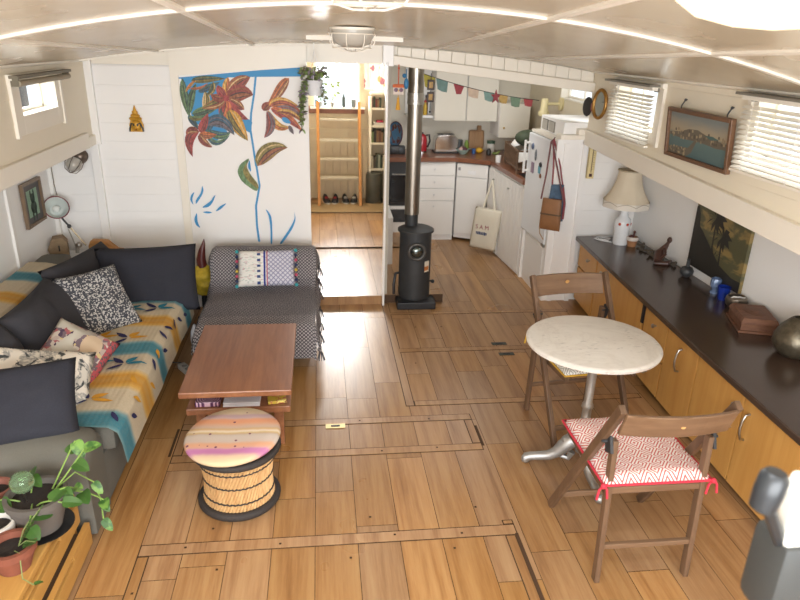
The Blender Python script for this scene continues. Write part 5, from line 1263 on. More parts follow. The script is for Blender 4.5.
w = MB(); w.lathe([(.05,.0),(.045,.016),(.03,.026),(0,.03)], c, 28, axis=RY); obj('porthole_glass', w, plain('#77807f', .08, .9, var=.3, scale=20), dr, smooth=True)
w = MB(); w.obox(Matrix.Translation((.838,5.026,.345)) @ Matrix.Rotation(.70, 4, 'Z'), .05, .003, .09); w.m = 1; w.obox(Matrix.Translation((.836,5.0235,.33)) @ Matrix.Rotation(.70, 4, 'Z'), .045, .003, .035); w.m = 0; obj('sticker', w, [plain('#cfc6b6', .5), plain('#b3713c', .5)], sv)
w = MB(); w.tube([(.64,5.16,.25),(.60,5.14,.25),(.585,5.12,.16),(.59,5.13,.04)], .012, 8); obj('fuel_pipe', w, M['black'], sv, smooth=True)
w = MB(); w.tube([(.865,5.10,.20),(.89,5.08,.20)], .008, 8); w.ball((.90,5.075,.20), .016, 10); obj('valve', w, M['black'], sv, smooth=True)
fx, fy = .725, 5.19
t = NT('flue_steel'); v = t.coord(scale=(1,1,.5)); nz = t.noise(v, 5, 4); m = t.set(t.mix(nz, '#857f76', '#a8a298'), .32, 1); 
w = MB(); w.tube([(fx,fy,.64),(fx,fy,.76)], .052, 24); obj('flue_collar', w, cst, sv, smooth=True, angle=50)
w = MB(); w.tube([(fx,fy,.74),(fx,fy,1.64)], .058, 28); w.tube([(fx,fy,1.66),(fx,fy,2.02)], .060, 28); obj('flue', w, m, sv, smooth=True, angle=50)
w = MB()
for z in (1.60, 1.66): w.lathe([(.058,-.012),(.064,-.010),(.064,.012),(.058,.014)], (fx,fy,z), 28)
w.lathe([(.0635,1.62),(.062,1.61),(.062,1.65)], (fx,fy,0), 28); obj('flue_joint', w, M['steel'], sv, smooth=True)

# ------------------------------------------------------------------ hall
ld = thing('ladder', 'wooden step ladder with four pale treads leading to the stern window', 'ladder', (.235, 8.4, .085))
lw = wood('#b8793f', '#cf9658', 'Z', .4, name='ladder_pine')
for x in (-.02, .49):
    w = MB(); w.bar((x, 8.47-.30, .085), (x, 8.54, 1.30), .035, .07, up=(0,1,0), bev=.004); obj('stringer', w, lw, ld)
for z in (.42, .64, .86, 1.10):
    y = 8.17 + .37*(z-.085)/1.215; w = MB(); w.box(.0, y-.05, z-.012, .47, y+.07, z+.012); obj('tread', w, plain('#cfc6b4', .4), ld, bev=.003)
w = MB(); w.box(-.12, 7.83, .0865, .78, 8.30, .094); w.m = 1; w.box(-.13, 7.81, .0862, .80, 7.83, .096); w.box(.78, 7.83, .0862, .80, 8.30, .096); w.m = 0
tag(obj('door_mat', w, [plain('#a78d68', .95, var=.15, scale=120, bump=.4), plain('#6e5d48', .9)]), 'flat brown sisal mat on the hall floor in front of the ladder', 'mat')
def shoe(label, x, y, c1, c2, rz, g):
    r = thing('shoe', label, 'shoe', (0,0,0), 0, g); w = MB()
    def pt(a, b):
        th = 2*PI*a; q = b*2-1; k = max(0, 1-abs(q)**3)**.5; wd = .042*(1+.12*math.sin(q*2.5)); h = .05 + .045*max(0, -q)**.7*(1) ; 
        zz = max(0, math.sin(th)); return V((wd*k*math.cos(th), .135*q, .018 + h*zz*k**.6))
    w.grid(pt, 20, 14, cu=True); obj('upper', w, c1, r, smooth=True)
    w = MB(); w.prism([(.046*math.cos(2*PI*k/24)*(1+.1*math.sin(2*PI*k/24)), .14*math.sin(2*PI*k/24), 0) for k in range(24)], (0,0,.022)); obj('sole', w, c2, r)
    w = MB()
    for i in range(4): w.tube([(-.022,.01+i*.02,.068-i*.004),(0,.012+i*.02,.076-i*.004),(.022,.01+i*.02,.068-i*.004)], .004, 5)
    obj('laces', w, c2 if 'white' in label else plain('#b5373a', .7), r)
    r.location = (x, y, .0865); r.rotation_euler = (0,0,rz); return r
GS = 'shoes under the ladder'; dk = plain('#2f3034', .7); wt = plain('#d5d2cb', .6)
shoe('dark sneaker with red laces under the ladder, on the left', .07, 8.36, dk, wt, PI+.2, GS); shoe('dark sneaker with red laces under the ladder, right of its mate', .18, 8.36, dk, wt, PI-.1, GS)
shoe('black and white shoe under the ladder near its right leg', .31, 8.37, dk, wt, PI+.1, GS); shoe('black shoe with white sole beside the right ladder leg', .42, 8.37, dk, wt, PI-.15, GS)
w = MB()
w.lathe([(0,0),(.10,0),(.105,.02),(.10,.36),(.09,.38),(0,.385)], (.67, 8.36, .0865), 22); tag(obj('bin', w, plain('#5d5b50', .6, var=.3, scale=8, bump=.3), smooth=True, angle=40), 'dark grey-green round bin at the foot of the hall bookshelf', 'bin')
bs = thing('bookshelf', 'narrow cream bookshelf at the right end of the hall', 'bookshelf', (.74, 8.48, .085))
w = MB(); w.box(.605, 8.38, .09, .635, 8.57, 1.38, bev=.002); obj('side_panel', w, M['cream'], bs); w = MB(); w.box(.95, 8.52, .09, .965, 8.57, 1.45); obj('side_panel', w, M['cream'], bs)
SZ = (.50, .82, 1.03, 1.24, 1.42)
for z in SZ: w = MB(); w.box(.62, 8.40, z-.012, .95, 8.57, z+.012); obj('shelf', w, M['cream'], bs)
random.seed(9)
bc = ['#3f4a3a', '#7d8a5b', '#4a4038', '#8a6a4c', '#333a44', '#9aa08f', '#6d4a3a', '#c6b9a0', '#545a4c', '#7f3b3a', '#a88e5c', '#3a3430']
bcn = ['dark green', 'sage green', 'dark brown', 'tan', 'slate blue', 'pale grey-green', 'red-brown', 'cream', 'moss green', 'maroon', 'ochre', 'black-brown']
for z, n in ((.512, 8), (.832, 6), (1.252, 5)):
    x = .64
    for i in range(n):
        k = random.randrange(len(bc)); tk = random.uniform(.018, .03); hh_ = random.uniform(.14, .19) if z < .8 else random.uniform(.11, .16)
        if z > 1.2: hh_ = random.uniform(.09, .13)
        w = MB(); w.box(x, 8.42, z+.0005, x+tk, 8.55, z+hh_); o = obj('book', w, plain(bc[k], .6), bev=.002)
        sh_n = {.512: 'lowest', .832: 'second', 1.252: 'top'}[z]
        pos = ['first', 'second', 'third', 'fourth', 'fifth', 'sixth', 'seventh', 'eighth'][i]
        tag(o, f'{bcn[k]} book, {pos} from the left on the {sh_n} hall bookshelf board', 'book', f'books on the {sh_n} hall shelf'); x += tk + .003
w = MB(); w.box(.66, 8.41, 1.0425, .80, 8.52, 1.075); w.m = 1; w.box(.70, 8.405, 1.075, .78, 8.50, 1.10); w.m = 0; tag(obj('folded_cloth', w, [plain('#d4cfc6', .8), plain('#b03a50', .8)], bev=.006), 'folded white and pink cloths on the hall bookshelf', 'cloth')
# sill plants and things
def sill_plant(label, x, y, z, potc, leafc, h, n, sp, flower=None):
    r = thing('sill_plant', label, 'plant', (x, y, z), 0, 'plants at the stern window'); w = MB(); w.lathe([(0,0),(.028,0),(.036,.06),(.033,.062),(0,.05)], (x,y,z), 16); obj('pot', w, plain(potc, .6), r, smooth=True)
    w = MB()
    for i in range(n):
        a = random.uniform(0, 2*PI); e = V((x+sp*math.cos(a), y+.3*sp*math.sin(a), z+.06+h*random.uniform(.3,1))); b = V((x,y,z+.05)); w.tube([b, e], .002, 4); heart_leaf(w, e, (math.cos(a), -.4, random.uniform(-.4,.6)), (0,-.8,.5), .05, .017)
    obj('leaves', w, plain(leafc, .5, var=.2), r)
    if flower:
        w = MB()
        for i in range(7): w.ball((x+random.uniform(-sp,sp), y+random.uniform(-.03,.03), z+.08+h*random.uniform(.4,1)), .014, 6)
        obj('flowers', w, plain(flower, .6), r)
zs = HW[2]+.001
sill_plant('leafy plant with reddish stems at the middle of the stern window sill', .16, 8.54, zs, '#9a9a98', '#7d8f52', .25, 9, .06)
sill_plant('small dark leafed plant in a pot at the left of the stern window sill', .02, 8.54, zs, '#b9c4cc', '#5a6f4a', .12, 8, .05)
w = MB(); w.lathe([(0,0),(.022,0),(.022,.10),(.009,.13),(.009,.16),(0,.16)], (.30,8.54,zs), 16); tag(obj('bottle', w, plain('#3f4a4c', .25), smooth=True), 'dark bottle on the stern window sill, left of the slanted jar', 'bottle', 'things on the stern window sill')
w = MB(); w.lathe([(0,0),(.03,0),(.032,.08),(.025,.10),(0,.10)], (.42,8.54,zs), 16); tag(obj('jar', w, plain('#6d7476', .3), smooth=True), 'grey jar at the right end of the stern window sill', 'jar', 'things on the stern window sill')
w = MB(); w.lathe([(0,0),(.024,0),(.024,.09),(0,.095)], (-.03,8.54,zs), 16); tag(obj('candle', w, plain('#7fa0bd', .4), smooth=True), 'blue candle at the left end of the stern window sill', 'candle', 'things on the stern window sill')
# flower-print curtain beside the window
t = NT('flower_curtain'); v = t.coord(); vo = t.n('ShaderNodeTexVoronoi', _Scale=9); t.l(v, vo.inputs[0]); f = t.math('LESS_THAN', vo.outputs['Distance'], .36); pal = t.ramp(t.sep(vo.outputs['Color'])[0], [(0, '#d0a05a'), (.35, '#a8506e'), (.7, '#d9b08a'), (1, '#8a9a6a')], 'CONSTANT')
cc2 = t.mix(t.math('MULTIPLY', f, .85), '#f1ece2', pal); a = t.set(cc2, .9); trn = t.n('ShaderNodeBsdfTranslucent'); t.l(cc2, trn.inputs[0]); mx = t.n('ShaderNodeMixShader', _Fac=.06); t.l(t.b.outputs[0], mx.inputs[1]); t.l(trn.outputs[0], mx.inputs[2]); t.l(mx.outputs[0], t.t.nodes['Material Output'].inputs[0])
w = MB(); w.grid(lambda a, b: V((.55+.32*a, 8.56+.008*math.sin(a*40), 1.455+.40*b)), 50, 4); tag(obj('flower_curtain', w, a, smooth=True), 'light curtain printed with orange and pink flowers right of the stern window', 'curtain')
# hanging planter at the doorway
hp = thing('hanging_planter', 'white hanging planter with a trailing plant at the left of the doorway', 'plant', (-.03, 4.98, 1.63))
px, py, pz = -.03, 4.98, 1.655
w = MB(); w.lathe([(0,0),(.048,0),(.06,.10),(.062,.105),(.056,.105),(.044,.008),(0,.008)], (px,py,pz), 28); obj('pot', w, plain('#dfe1e4', .35), hp, smooth=True, angle=40)
w = MB()
for a in (.4, 2.5, 4.6): w.tube([(px+.058*math.cos(a),py+.058*math.sin(a),pz+.10),(px,py,pz+.30)], .0022, 5)
w.tube([(px,py,pz+.30),(px,py,ceil_z(px,py)+.001)], .0022, 5); obj('hanger', w, M['white'], hp)
w = MB(); random.seed(4); w.lathe([(0,.092),(.054,.09)], (px,py,pz), 16, 1)
def spray(p0, p1, p2, n):
    P_ = [p0.lerp(p1, i/n).lerp(p1.lerp(p2, i/n), i/n) for i in range(n+1)]; w.tube(P_, .0016, 4, 1)
    for p in P_[1:]:
        for q in range(2): d = V((random.uniform(-1,1), random.uniform(-1,1), random.uniform(-.6,.5))); heart_leaf(w, p, d, (0,-.4,.9), random.uniform(.022,.038), .009, random.choice((0,0,1,2)))
b0 = V((px,py,pz+.09))
for i in range(26):
    a = random.uniform(0, 2*PI); spray(b0, b0+V((.05*math.cos(a),.05*math.sin(a),.10)), b0+V((.10*math.cos(a),.08*math.sin(a),random.uniform(.02,.1))), 6)
for i in range(12):
    a = PI+random.uniform(-.7,.5); L = random.uniform(.12,.36); spray(b0, b0+V((.09*math.cos(a),-.03,.07)), b0+V((.09*math.cos(a)-.03*random.random(),-.04+.03*math.sin(a),-L)), 14)
for i in range(3):
    a = random.uniform(-.6,.4); spray(b0, b0+V((.06*math.cos(a),-.03,.06)), b0+V((.075*math.cos(a),-.04,-random.uniform(.12,.2))), 9)
obj('leaves', w, [plain('#93ac66', .5, var=.2), plain('#6d6b45', .6), plain('#9a8b9c', .5)], hp)

# ------------------------------------------------------------------ kitchen
gw = M['gloss_white']
def front_panel(par, name, x0, x1, y, z0, z1, handle=None):
    w = MB(); w.box(x0+.002, y-.018, z0+.002, x1-.002, y, z1-.002, bev=.0015); d = obj(name, w, gw, par)
    if handle: w = MB(); w.lathe([(0,0),(.005,0),(.005,.012),(.010,.016),(0,.024)], (handle[0], y-.018, handle[1]), 12, axis=RY); obj('knob', w, plain('#d9d9d9', .3), d, smooth=True)
    return d
dc = thing('drawer_cabinet', 'white kitchen cabinet with three drawers and a door beside the stove flue', 'cabinet', (1.18, 7.2, 0))
w = MB(); w.box(.93, 6.96, .0, 1.425, 7.48, .85); obj('body', w, M['white'], dc)
for z0_, z1_ in ((.71,.845),(.575,.705),(.44,.57)): front_panel(dc, 'drawer', .935, 1.42, 6.96, z0_, z1_, (1.2, (z0_+z1_)/2))
front_panel(dc, 'door', .935, 1.42, 6.96, .06, .435, (1.2, .38))
dw = thing('dishwasher', 'white slimline dishwasher between the drawers and the corner cabinet', 'dishwasher', (1.6, 7.15, 0))
w = MB(); w.hexa([(1.445,6.96,.03),(1.745,6.80,.03),(1.9,7.46,.03),(1.445,7.46,.03),(1.445,6.96,.845),(1.745,6.80,.845),(1.9,7.46,.845),(1.445,7.46,.845)]); obj('body', w, M['white'], dw)
w = MB(); A, B = V((1.447,6.955,0)), V((1.743,6.797,0)); n_ = V((-(B-A).y, (B-A).x, 0)).normalized()*-.02
def dpan(a, b, z0, z1, th=1):
    p, q = A.lerp(B, a), A.lerp(B, b); w.hexa([p+V((0,0,z0)), q+V((0,0,z0)), q+n_*th+V((0,0,z0)), p+n_*th+V((0,0,z0)), p+V((0,0,z1)), q+V((0,0,z1)), q+n_*th+V((0,0,z1)), p+n_*th+V((0,0,z1))])
dpan(0, 1, .09, .70); obj('door', w, gw, dw, bev=.003)
w = MB(); dpan(0, 1, .705, .845); pn = obj('control_panel', w, gw, dw, bev=.003)
w = MB(); dpan(.36, .62, .735, .775, 1.15); obj('handle_recess', w, plain('#f4f4f4', .15), pn)
w = MB(); dpan(.04, .12, .77, .80, 1.1); obj('dial', w, plain('#9a9a9c', .4), pn)
cc_ = thing('corner_cabinet', 'white tongue-and-groove kitchen cabinet with a vent panel behind the tote bag', 'cabinet', (2.0, 6.3, 0))
A, B = V((1.755,6.77,0)), V((1.832,5.76,0)); d_ = (B-A).normalized(); nn = V((d_.y, -d_.x, 0)); nn = -nn if nn.x > 0 else nn
w = MB(); w.hexa([A, B, V((2.3,5.76,0)), V((2.3,6.77,0)), A+V((0,0,.85)), B+V((0,0,.85)), V((2.3,5.76,.85)), V((2.3,6.77,.85))]); obj('body', w, M['white'], cc_)
w = MB(); L_ = (B-A).length
for i in range(12):
    p, q = A+d_*(L_*i/12+.003), A+d_*(L_*(i+1)/12-.003)
    if True: w.hexa([p+V((0,0,.02)), q+V((0,0,.02)), q+nn*.012+V((0,0,.02)), p+nn*.012+V((0,0,.02)), p+V((0,0,.83)), q+V((0,0,.83)), q+nn*.012+V((0,0,.83)), p+nn*.012+V((0,0,.83))])
fr_ = obj('boarded_front', w, gw, cc_, bev=.002)
w = MB(); p, q = A+d_*.12, A+d_*.42; w.hexa([p+nn*.012+V((0,0,.02)), q+nn*.012+V((0,0,.02)), q+nn*.024+V((0,0,.02)), p+nn*.024+V((0,0,.02)), p+nn*.012+V((0,0,.28)), q+nn*.012+V((0,0,.28)), q+nn*.024+V((0,0,.28)), p+nn*.024+V((0,0,.28))]); obj('vent_panel', w, gw, fr_, bev=.003)
for q_ in (.62, .18): w = MB(); w.lathe([(0,0),(.006,0),(.01,.016),(0,.02)], A+d_*q_+nn*.012+V((0,0,.74)), 10, axis=frame3(nn,(0,0,1))); obj('knob', w, M['steel'], fr_)
wt_ = thing('kitchen_worktop', 'brown L-shaped wooden kitchen worktop over the white units', 'worktop', (1.4, 7.1, .85))
wk = wood('#6d4230', '#8a5b42', 'X', .3, .5, name='worktop_wood', coat=.15)
w = MB(); w.prism([(.70,6.90,.855),(1.435,6.92,.855),(1.745,6.745,.855),(1.80,5.76,.855),(2.32,5.76,.855),(2.32,7.49,.855),(.70,7.49,.855)], (0,0,.045)); obj('top', w, wk, wt_, bev=.004)
ov = thing('oven', 'black built-in oven left of the stove flue', 'oven', (.80, 7.2, .3))
w = MB(); w.box(.72, 6.97, .38, .92, 7.45, .845, bev=.004); obj('body', w, plain('#2a2c2f', .3), ov)
w = MB(); w.box(.735, 6.955, .43, .905, 6.97, .70); obj('door', w, plain('#1d1f22', .1), ov); w = MB(); w.tube([(.75,6.94,.72),(.89,6.94,.72)], .008, 8); w.box(.755,6.94,.715,.76,6.97,.725); w.box(.88,6.94,.715,.885,6.97,.725); obj('handle', w, M['steel'], ov)
w = MB(); w.box(.72, 6.96, 0, .92, 7.45, .375); w.m = 1; w.box(.73, 6.955, .20, .91, 6.961, .34); w.m = 0; tag(obj('base_cabinet', w, [M['white'], plain('#35373a', .4)]), 'white base cabinet under the black oven', 'cabinet')
w = MB(); w.hexa([(.575,5.9,.0),(.655,5.9,.0),(.665,6.5,.0),(.635,6.5,.0),(.575,5.9,.52),(.655,5.9,.52),(.665,6.5,.52),(.635,6.5,.52)]); tag(obj('end_board', w, gw, bev=.003), 'narrow white end board standing behind the stove beside the doorway', 'board')
# upper cabinets
for x0, x1, lb_ in ((1.215, 1.555, 'white wall cabinet behind the bunting, left one of the pair'), (1.562, 1.895, 'white wall cabinet behind the bunting, right one of the pair')):
    uc = thing('wall_cabinet', lb_, 'cabinet', ((x0+x1)/2, 7.35, 1.25), 0, 'white wall cabinets over the worktop')
    w = MB(); w.box(x0, 7.22, 1.25, x1, 7.49, 1.86); obj('body', w, M['white'], uc); w = MB(); w.box(x0+.003, 7.20, 1.245, x1-.003, 7.22, 1.858, bev=.002); obj('door', w, plain('#ded9cc', .35, var=.015), uc)
uc = thing('wall_cabinet', 'low white corner wall cabinet with a small knob above the dish rack', 'cabinet', (2.05, 7.2, 1.10))
w = MB(); w.box(1.90, 7.12, 1.09, 2.23, 7.49, 1.44); obj('body', w, M['white'], uc); w = MB(); w.box(1.903, 7.10, 1.088, 2.227, 7.12, 1.44, bev=.002); dd = obj('door', w, plain('#ded9cc', .35, var=.015), uc); w = MB(); w.lathe([(0,0),(.006,0),(.011,.015),(0,.02)], (1.95,7.10,1.19), 10, axis=RY); obj('knob', w, M['brass'], dd)
w = MB(); w.box(.93, 7.26, 1.265, 1.21, 7.49, 1.29); w.box(.93, 7.47, 1.29, 1.21, 7.49, 1.8); w.m = 0; tag(obj('spice_shelf', w, M['white']), 'white open spice shelf left of the wall cabinets', 'shelf')
random.seed(8)
for i, (c, lbl, h, r_) in enumerate((('#53603f','dark green bottle on the spice shelf, leftmost',.17,.022),('#7d7a70','grey lidded spice jar on the spice shelf beside the green bottle',.12,.022),('#b99a62','pale tan spice bottle with a dark cap on the spice shelf',.13,.02),('#c9a62e','yellow spice bottle at the right of the spice shelf',.15,.02),('#6b4a32','brown tall bottle behind the yellow spice bottle',.20,.02))):
    x, y = .985+i*.048, 7.32 + (.07 if i == 4 else 0); x = 1.15 if i == 4 else x
    b = thing('bottle', lbl, 'bottle', (x, y, 1.2905), 0, 'bottles on the spice shelf'); w = MB(); w.lathe([(0,0),(r_,0),(r_,h*.62),(r_*.5,h*.78),(r_*.5,h*.9),(0,h*.9)], (x,y,1.2905), 14); obj('body', w, plain(c, .3), b, smooth=True)
    w = MB(); w.lathe([(r_*.6,h*.86),(r_*.6,h),(0,h)], (x,y,1.2905), 12); obj('cap', w, plain(['#2b2b2b','#8f2a2a','#2f2f2f','#b5322c','#333333'][i], .4), b)
CT = .9005
# round painted plate, radio, kettle, toaster...
pl_ = thing('painted_plate', 'large round plate painted brown and blue with a blue rim, left of the flue', 'plate', (.82, 7.30, CT))
Rp = frame3((-.86,-.5,.12),(0,0,1)); c = V((.822,7.30,1.085))
t = NT('plate_paint'); v = t.coord('Generated'); t.set(t.ramp(t.noise(v, 3.2, 3, .5, .6), [(.42, '#5f90b8'), (.47, '#6fa3c4'), (.50, '#8a4a3a'), (.58, '#6d3f33'), (.64, '#a9967d')]), .3)
w = MB(); w.lathe([(0,.006),(.10,.004),(.112,.010)], c, 40, axis=Rp); obj('well', w, t.mat, pl_, smooth=True)
w = MB(); w.lathe([(.109,.009),(.128,.016),(.129,.013),(.11,.002),(0,-.002)], c, 40, axis=Rp); obj('rim', w, plain('#4f84ad', .3), pl_, smooth=True)
w = MB(); w.tube([c+Rp@V((.130*math.cos(2*PI*k/40), .130*math.sin(2*PI*k/40), .015)) for k in range(40)], .005, 6, closed=True); obj('edge', w, plain('#5d2434', .4), pl_, smooth=True)
rd = thing('radio', 'black radio with dials under the painted plate', 'radio', (.76, 7.2, CT))
w = MB(); w.box(.735, 7.10, CT, .90, 7.20, CT+.085, bev=.008); obj('body', w, plain('#26282a', .35), rd, smooth=True)
for x in (.775, .855): w = MB(); w.lathe([(0,0),(.025,0),(.022,.006),(0,.008)], (x,7.10,CT+.045), 20, axis=RY); obj('speaker', w, plain('#4a4d50', .4, .4), rd)
kt = thing('kettle', 'glossy red electric kettle with a chrome foot beside the flue', 'kettle', (1.10, 7.26, CT))
w = MB(); w.lathe([(0,.0),(.058,0),(.058,.016),(.05,.02),(0,.02)], (1.10,7.26,CT), 24); obj('base', w, M['chrome'], kt, smooth=True)
w = MB(); w.lathe([(0,.02),(.054,.02),(.057,.06),(.054,.13),(.042,.18),(.022,.196),(0,.20)], (1.10,7.26,CT), 28); obj('body', w, plain('#a5222e', .12, coat=.5), kt, smooth=True, angle=60)
w = MB(); w.tube([(1.145,7.27,CT+.18),(1.18,7.28,CT+.185),(1.19,7.28,CT+.12),(1.165,7.28,CT+.05)], .010, 10); w.ball((1.10,7.26,CT+.20), .016, 10); obj('handle', w, M['black'], kt, smooth=True)
to = thing('toaster', 'polished chrome toaster with rounded shoulders on the worktop', 'toaster', (1.36, 7.28, CT))
w = MB(); pr_ = [(1.235,.012),(1.235,.13),(1.245,.165),(1.275,.188),(1.33,.197),(1.39,.197),(1.445,.188),(1.475,.165),(1.485,.13),(1.485,.012)]
w.prism([(x,7.19,CT+z) for x, z in pr_], (0,.17,0)); obj('body', w, M['chrome'], to, smooth=True, angle=30, bev=.008)
w = MB(); w.box(1.23,7.185,CT,1.49,7.365,CT+.016); w.box(1.27,7.235,CT+.1955,1.45,7.255,CT+.1985); w.box(1.27,7.30,CT+.1955,1.45,7.32,CT+.1985); w.box(1.484,7.25,CT+.07,1.505,7.29,CT+.09); obj('trim', w, M['black'], to)
bl = thing('fruit_bowl', 'pale green bowl holding red onions on the worktop', 'bowl', (1.535, 7.16, CT))
w = MB(); w.lathe([(0,0),(.03,0),(.06,.03),(.072,.05),(.068,.05),(.055,.03),(.02,.008),(0,.008)], (1.535,7.16,CT), 28); obj('bowl', w, plain('#a9c2b8', .25), bl, smooth=True)
for x, y, r_, c, lb_ in ((1.515,7.16,.028,'#c9a9a0','pinkish onion at the left in the pale green bowl'),(1.555,7.15,.03,'#4f2a35','dark red onion at the right in the pale green bowl'),(1.54,7.185,.026,'#6d3a40','red onion at the back of the pale green bowl')):
    w = MB(); w.ball((x,y,CT+.045), r_, 14); w.tube([(x,y,CT+.045+r_*.9),(x+.004,y,CT+.05+r_*1.3)], [.006,.002], 6); tag(obj('onion', w, plain(c, .4), smooth=True), lb_, 'onion', 'onions in the bowl')
w = MB(); w.lathe([(0,0),(.04,0),(.042,.12),(.038,.125),(0,.125)], (1.53,7.36,CT), 20); tag(obj('canister', w, plain('#3b4042', .35), smooth=True, angle=40), 'dark grey canister beside the chrome toaster', 'canister')
w = MB(); w.lathe([(0,0),(.024,0),(.024,.09),(.014,.105),(.014,.12),(0,.12)], (1.615,7.36,CT), 16); tag(obj('squeeze_bottle', w, plain('#7d9a3c', .4), smooth=True), 'green squeeze bottle beside the dark canister', 'bottle')
w = MB(); w.obox(Matrix.Translation((1.74,7.44,CT+.12)) @ Matrix.Rotation(-.15, 4, 'X'), .17, .016, .20, bev=.02); w.obox(Matrix.Translation((1.77,7.455,CT+.235)) @ Matrix.Rotation(-.15, 4, 'X'), .05, .016, .07, bev=.01); tag(obj('chopping_board', w, wood('#8a6848', '#a98560', 'Z', .6, name='board_wood'), smooth=True), 'wooden chopping board leaning at the back of the worktop', 'board')
w = MB(); w.ball((1.735,7.24,CT+.030), .030, 16, sx=1.3); w.ball((1.775,7.24,CT+.030), .008, 8); tag(obj('lemon', w, plain('#d9a72a', .4, bump=.2), smooth=True), 'yellow lemon lying on the worktop', 'lemon')
w = MB(); w.lathe([(0,0),(.02,0),(.022,.05),(.018,.055),(0,.055)], (1.665,7.20,CT), 14); tag(obj('blue_jar', w, plain('#3d5f94', .3), smooth=True), 'small blue jar left of the lemon', 'jar')
jr = thing('glass_jar', 'pale storage jar with a green lid right of the lemon', 'jar', (1.875, 7.30, CT))
w = MB(); w.lathe([(0,0),(.045,0),(.048,.08),(.04,.10),(0,.10)], (1.875,7.30,CT), 22); obj('body', w, plain('#c7c4bc', .2), jr, smooth=True); w = MB(); w.lathe([(.044,.098),(.045,.125),(0,.128)], (1.875,7.30,CT), 22); obj('lid', w, plain('#3f5a46', .4), jr, smooth=True, angle=40)
w = MB(); w.tube([(1.86,7.13,CT+.016),(1.90,7.10,CT+.018),(1.93,7.10,CT+.045)], [.012,.018,.008], 10); tag(obj('courgette', w, plain('#7d8c45', .5), smooth=True), 'small green courgette in front of the storage jar', 'vegetable')
w = MB(); w.lathe([(0,0),(.025,0),(.03,.04),(.012,.07),(0,.07)], (1.81,7.11,CT), 14); tag(obj('pepper_mill', w, plain('#2a2826', .4), smooth=True), 'dark small pot left of the green courgette', 'pot')
# dish rack
rk = thing('dish_rack', 'brown wooden dish rack at the corner of the worktop', 'dish rack', (1.97, 6.4, CT))
rw = wood('#5a4434', '#7a6049', 'Y', .6, name='rack_wood')
Rr = Matrix.Translation((1.985, 6.32, CT)) @ Matrix.Rotation(-.08, 4, 'Z')
w = MB()
for x in (-.15, .15):
    for z in (.05, .21): w.bar(Rr@V((x,-.30,z)), Rr@V((x,.30,z)), .014, .014)
for y in (-.30, .30):
    for z in (.05, .21): w.bar(Rr@V((-.15,y,z)), Rr@V((.15,y,z)), .014, .014)
    for x in (-.15, .15): w.bar(Rr@V((x,y,0)), Rr@V((x,y,.22)), .016, .016, up=(1,0,0))
obj('frame', w, rw, rk)
for i in range(14):
    y = -.27 + i*.0415; w = MB(); w.bar(Rr@V((-.15,y,.052)), Rr@V((-.15,y,.21)), .008, .008, up=(1,0,0)); w.bar(Rr@V((-.15,y,.05)), Rr@V((.15,y,.05)), .008, .008); obj('dowel', w, rw, rk)
def bowl(label, p, r, ax, m, name='bowl'):
    w = MB(); w.lathe([(0,0),(r*.4,.0),(r*.8,r*.28),(r,r*.6),(r*.95,r*.6),(r*.75,r*.3),(r*.35,.02),(0,.02)], Rr@V(p), 28, axis=ax); return tag(obj(name, w, m, smooth=True, angle=60), label, 'bowl', 'bowls in the dish rack')
bowl('white bowl drying upside down on top of the dish rack', (-.06,.10,.285), .115, frame3((.3,-.2,-1),(0,1,0)), gw); bowl('white bowl lying tilted inside the dish rack', (-.07,-.14,.19), .10, frame3((.5,.1,-.85),(0,1,0)), gw)
w = MB(); w.lathe([(0,0),(.025,0),(.03,.07),(.026,.07),(.022,.01),(0,.01)], (1.80,6.66,CT), 18); tag(obj('cup', w, gw, smooth=True), 'small white cup at the far left foot of the dish rack', 'cup')
w = MB()
w.ball((1.955,6.22,CT+.305), .125, 20, sx=1.0, sy=1.0, sz=.62); tag(obj('green_colander', w, plain('#3f4a35', .7, var=.3, scale=20, bump=.6), smooth=True), 'dark green domed colander on top of the dish rack near the fridge', 'colander')
w = MB(); w.box(1.84, 5.80, CT, 2.25, 6.05, CT+.006); tag(obj('hob', w, M['black']), 'black glass hob on the worktop beside the fridge', 'hob')
# fridge on its plinth
pn_ = thing('plinth_box', 'white boxed plinth under the refrigerator', 'plinth', (1.98, 5.43, 0))
w = MB(); w.box(1.825, 5.70, 0, 1.95, 5.74, .46); w.box(1.85, 5.16, 0, 2.3, 5.74, .465, bev=.003); obj('box', w, gw, pn_)
w = MB(); w.box(1.845, 5.18, .06, 1.852, 5.68, .44, bev=.002); obj('panel', w, M['white'], pn_)
fgm = thing('refrigerator', 'small white refrigerator with a long handle raised on a plinth', 'refrigerator', (2.0, 5.45, .466))
fm = plain('#e6e9ec', .22, var=.01)
w = MB(); w.box(1.875, 5.17, .467, 2.28, 5.74, 1.345, bev=.006); obj('cabinet', w, fm, fgm)
w = MB(); w.hexa([(1.838,5.16,.475),(1.872,5.165,.475),(1.868,5.745,.475),(1.812,5.745,.475),(1.838,5.16,1.325),(1.872,5.165,1.325),(1.868,5.745,1.325),(1.812,5.745,1.325)]); fd = obj('door', w, fm, fgm, bev=.008)
w = MB(); w.tube([(1.775,5.70,.98),(1.772,5.70,1.26)], .011, 10); w.tube([(1.775,5.70,1.0),(1.82,5.70,1.0)], .010, 8); w.tube([(1.775,5.70,1.24),(1.82,5.70,1.24)], .010, 8); obj('handle', w, gw, fd, smooth=True)
w = MB(); w.box(1.832, 5.15, 1.33, 2.28, 5.745, 1.352, bev=.004); obj('lid', w, M['trim'], fgm); w = MB(); w.box(1.835,5.16,.455,1.86,5.22,.474); obj('hinge', w, M['steel'], fd)
def fx_(y): return 1.838-.026*(y-5.16)/.585 - .0015
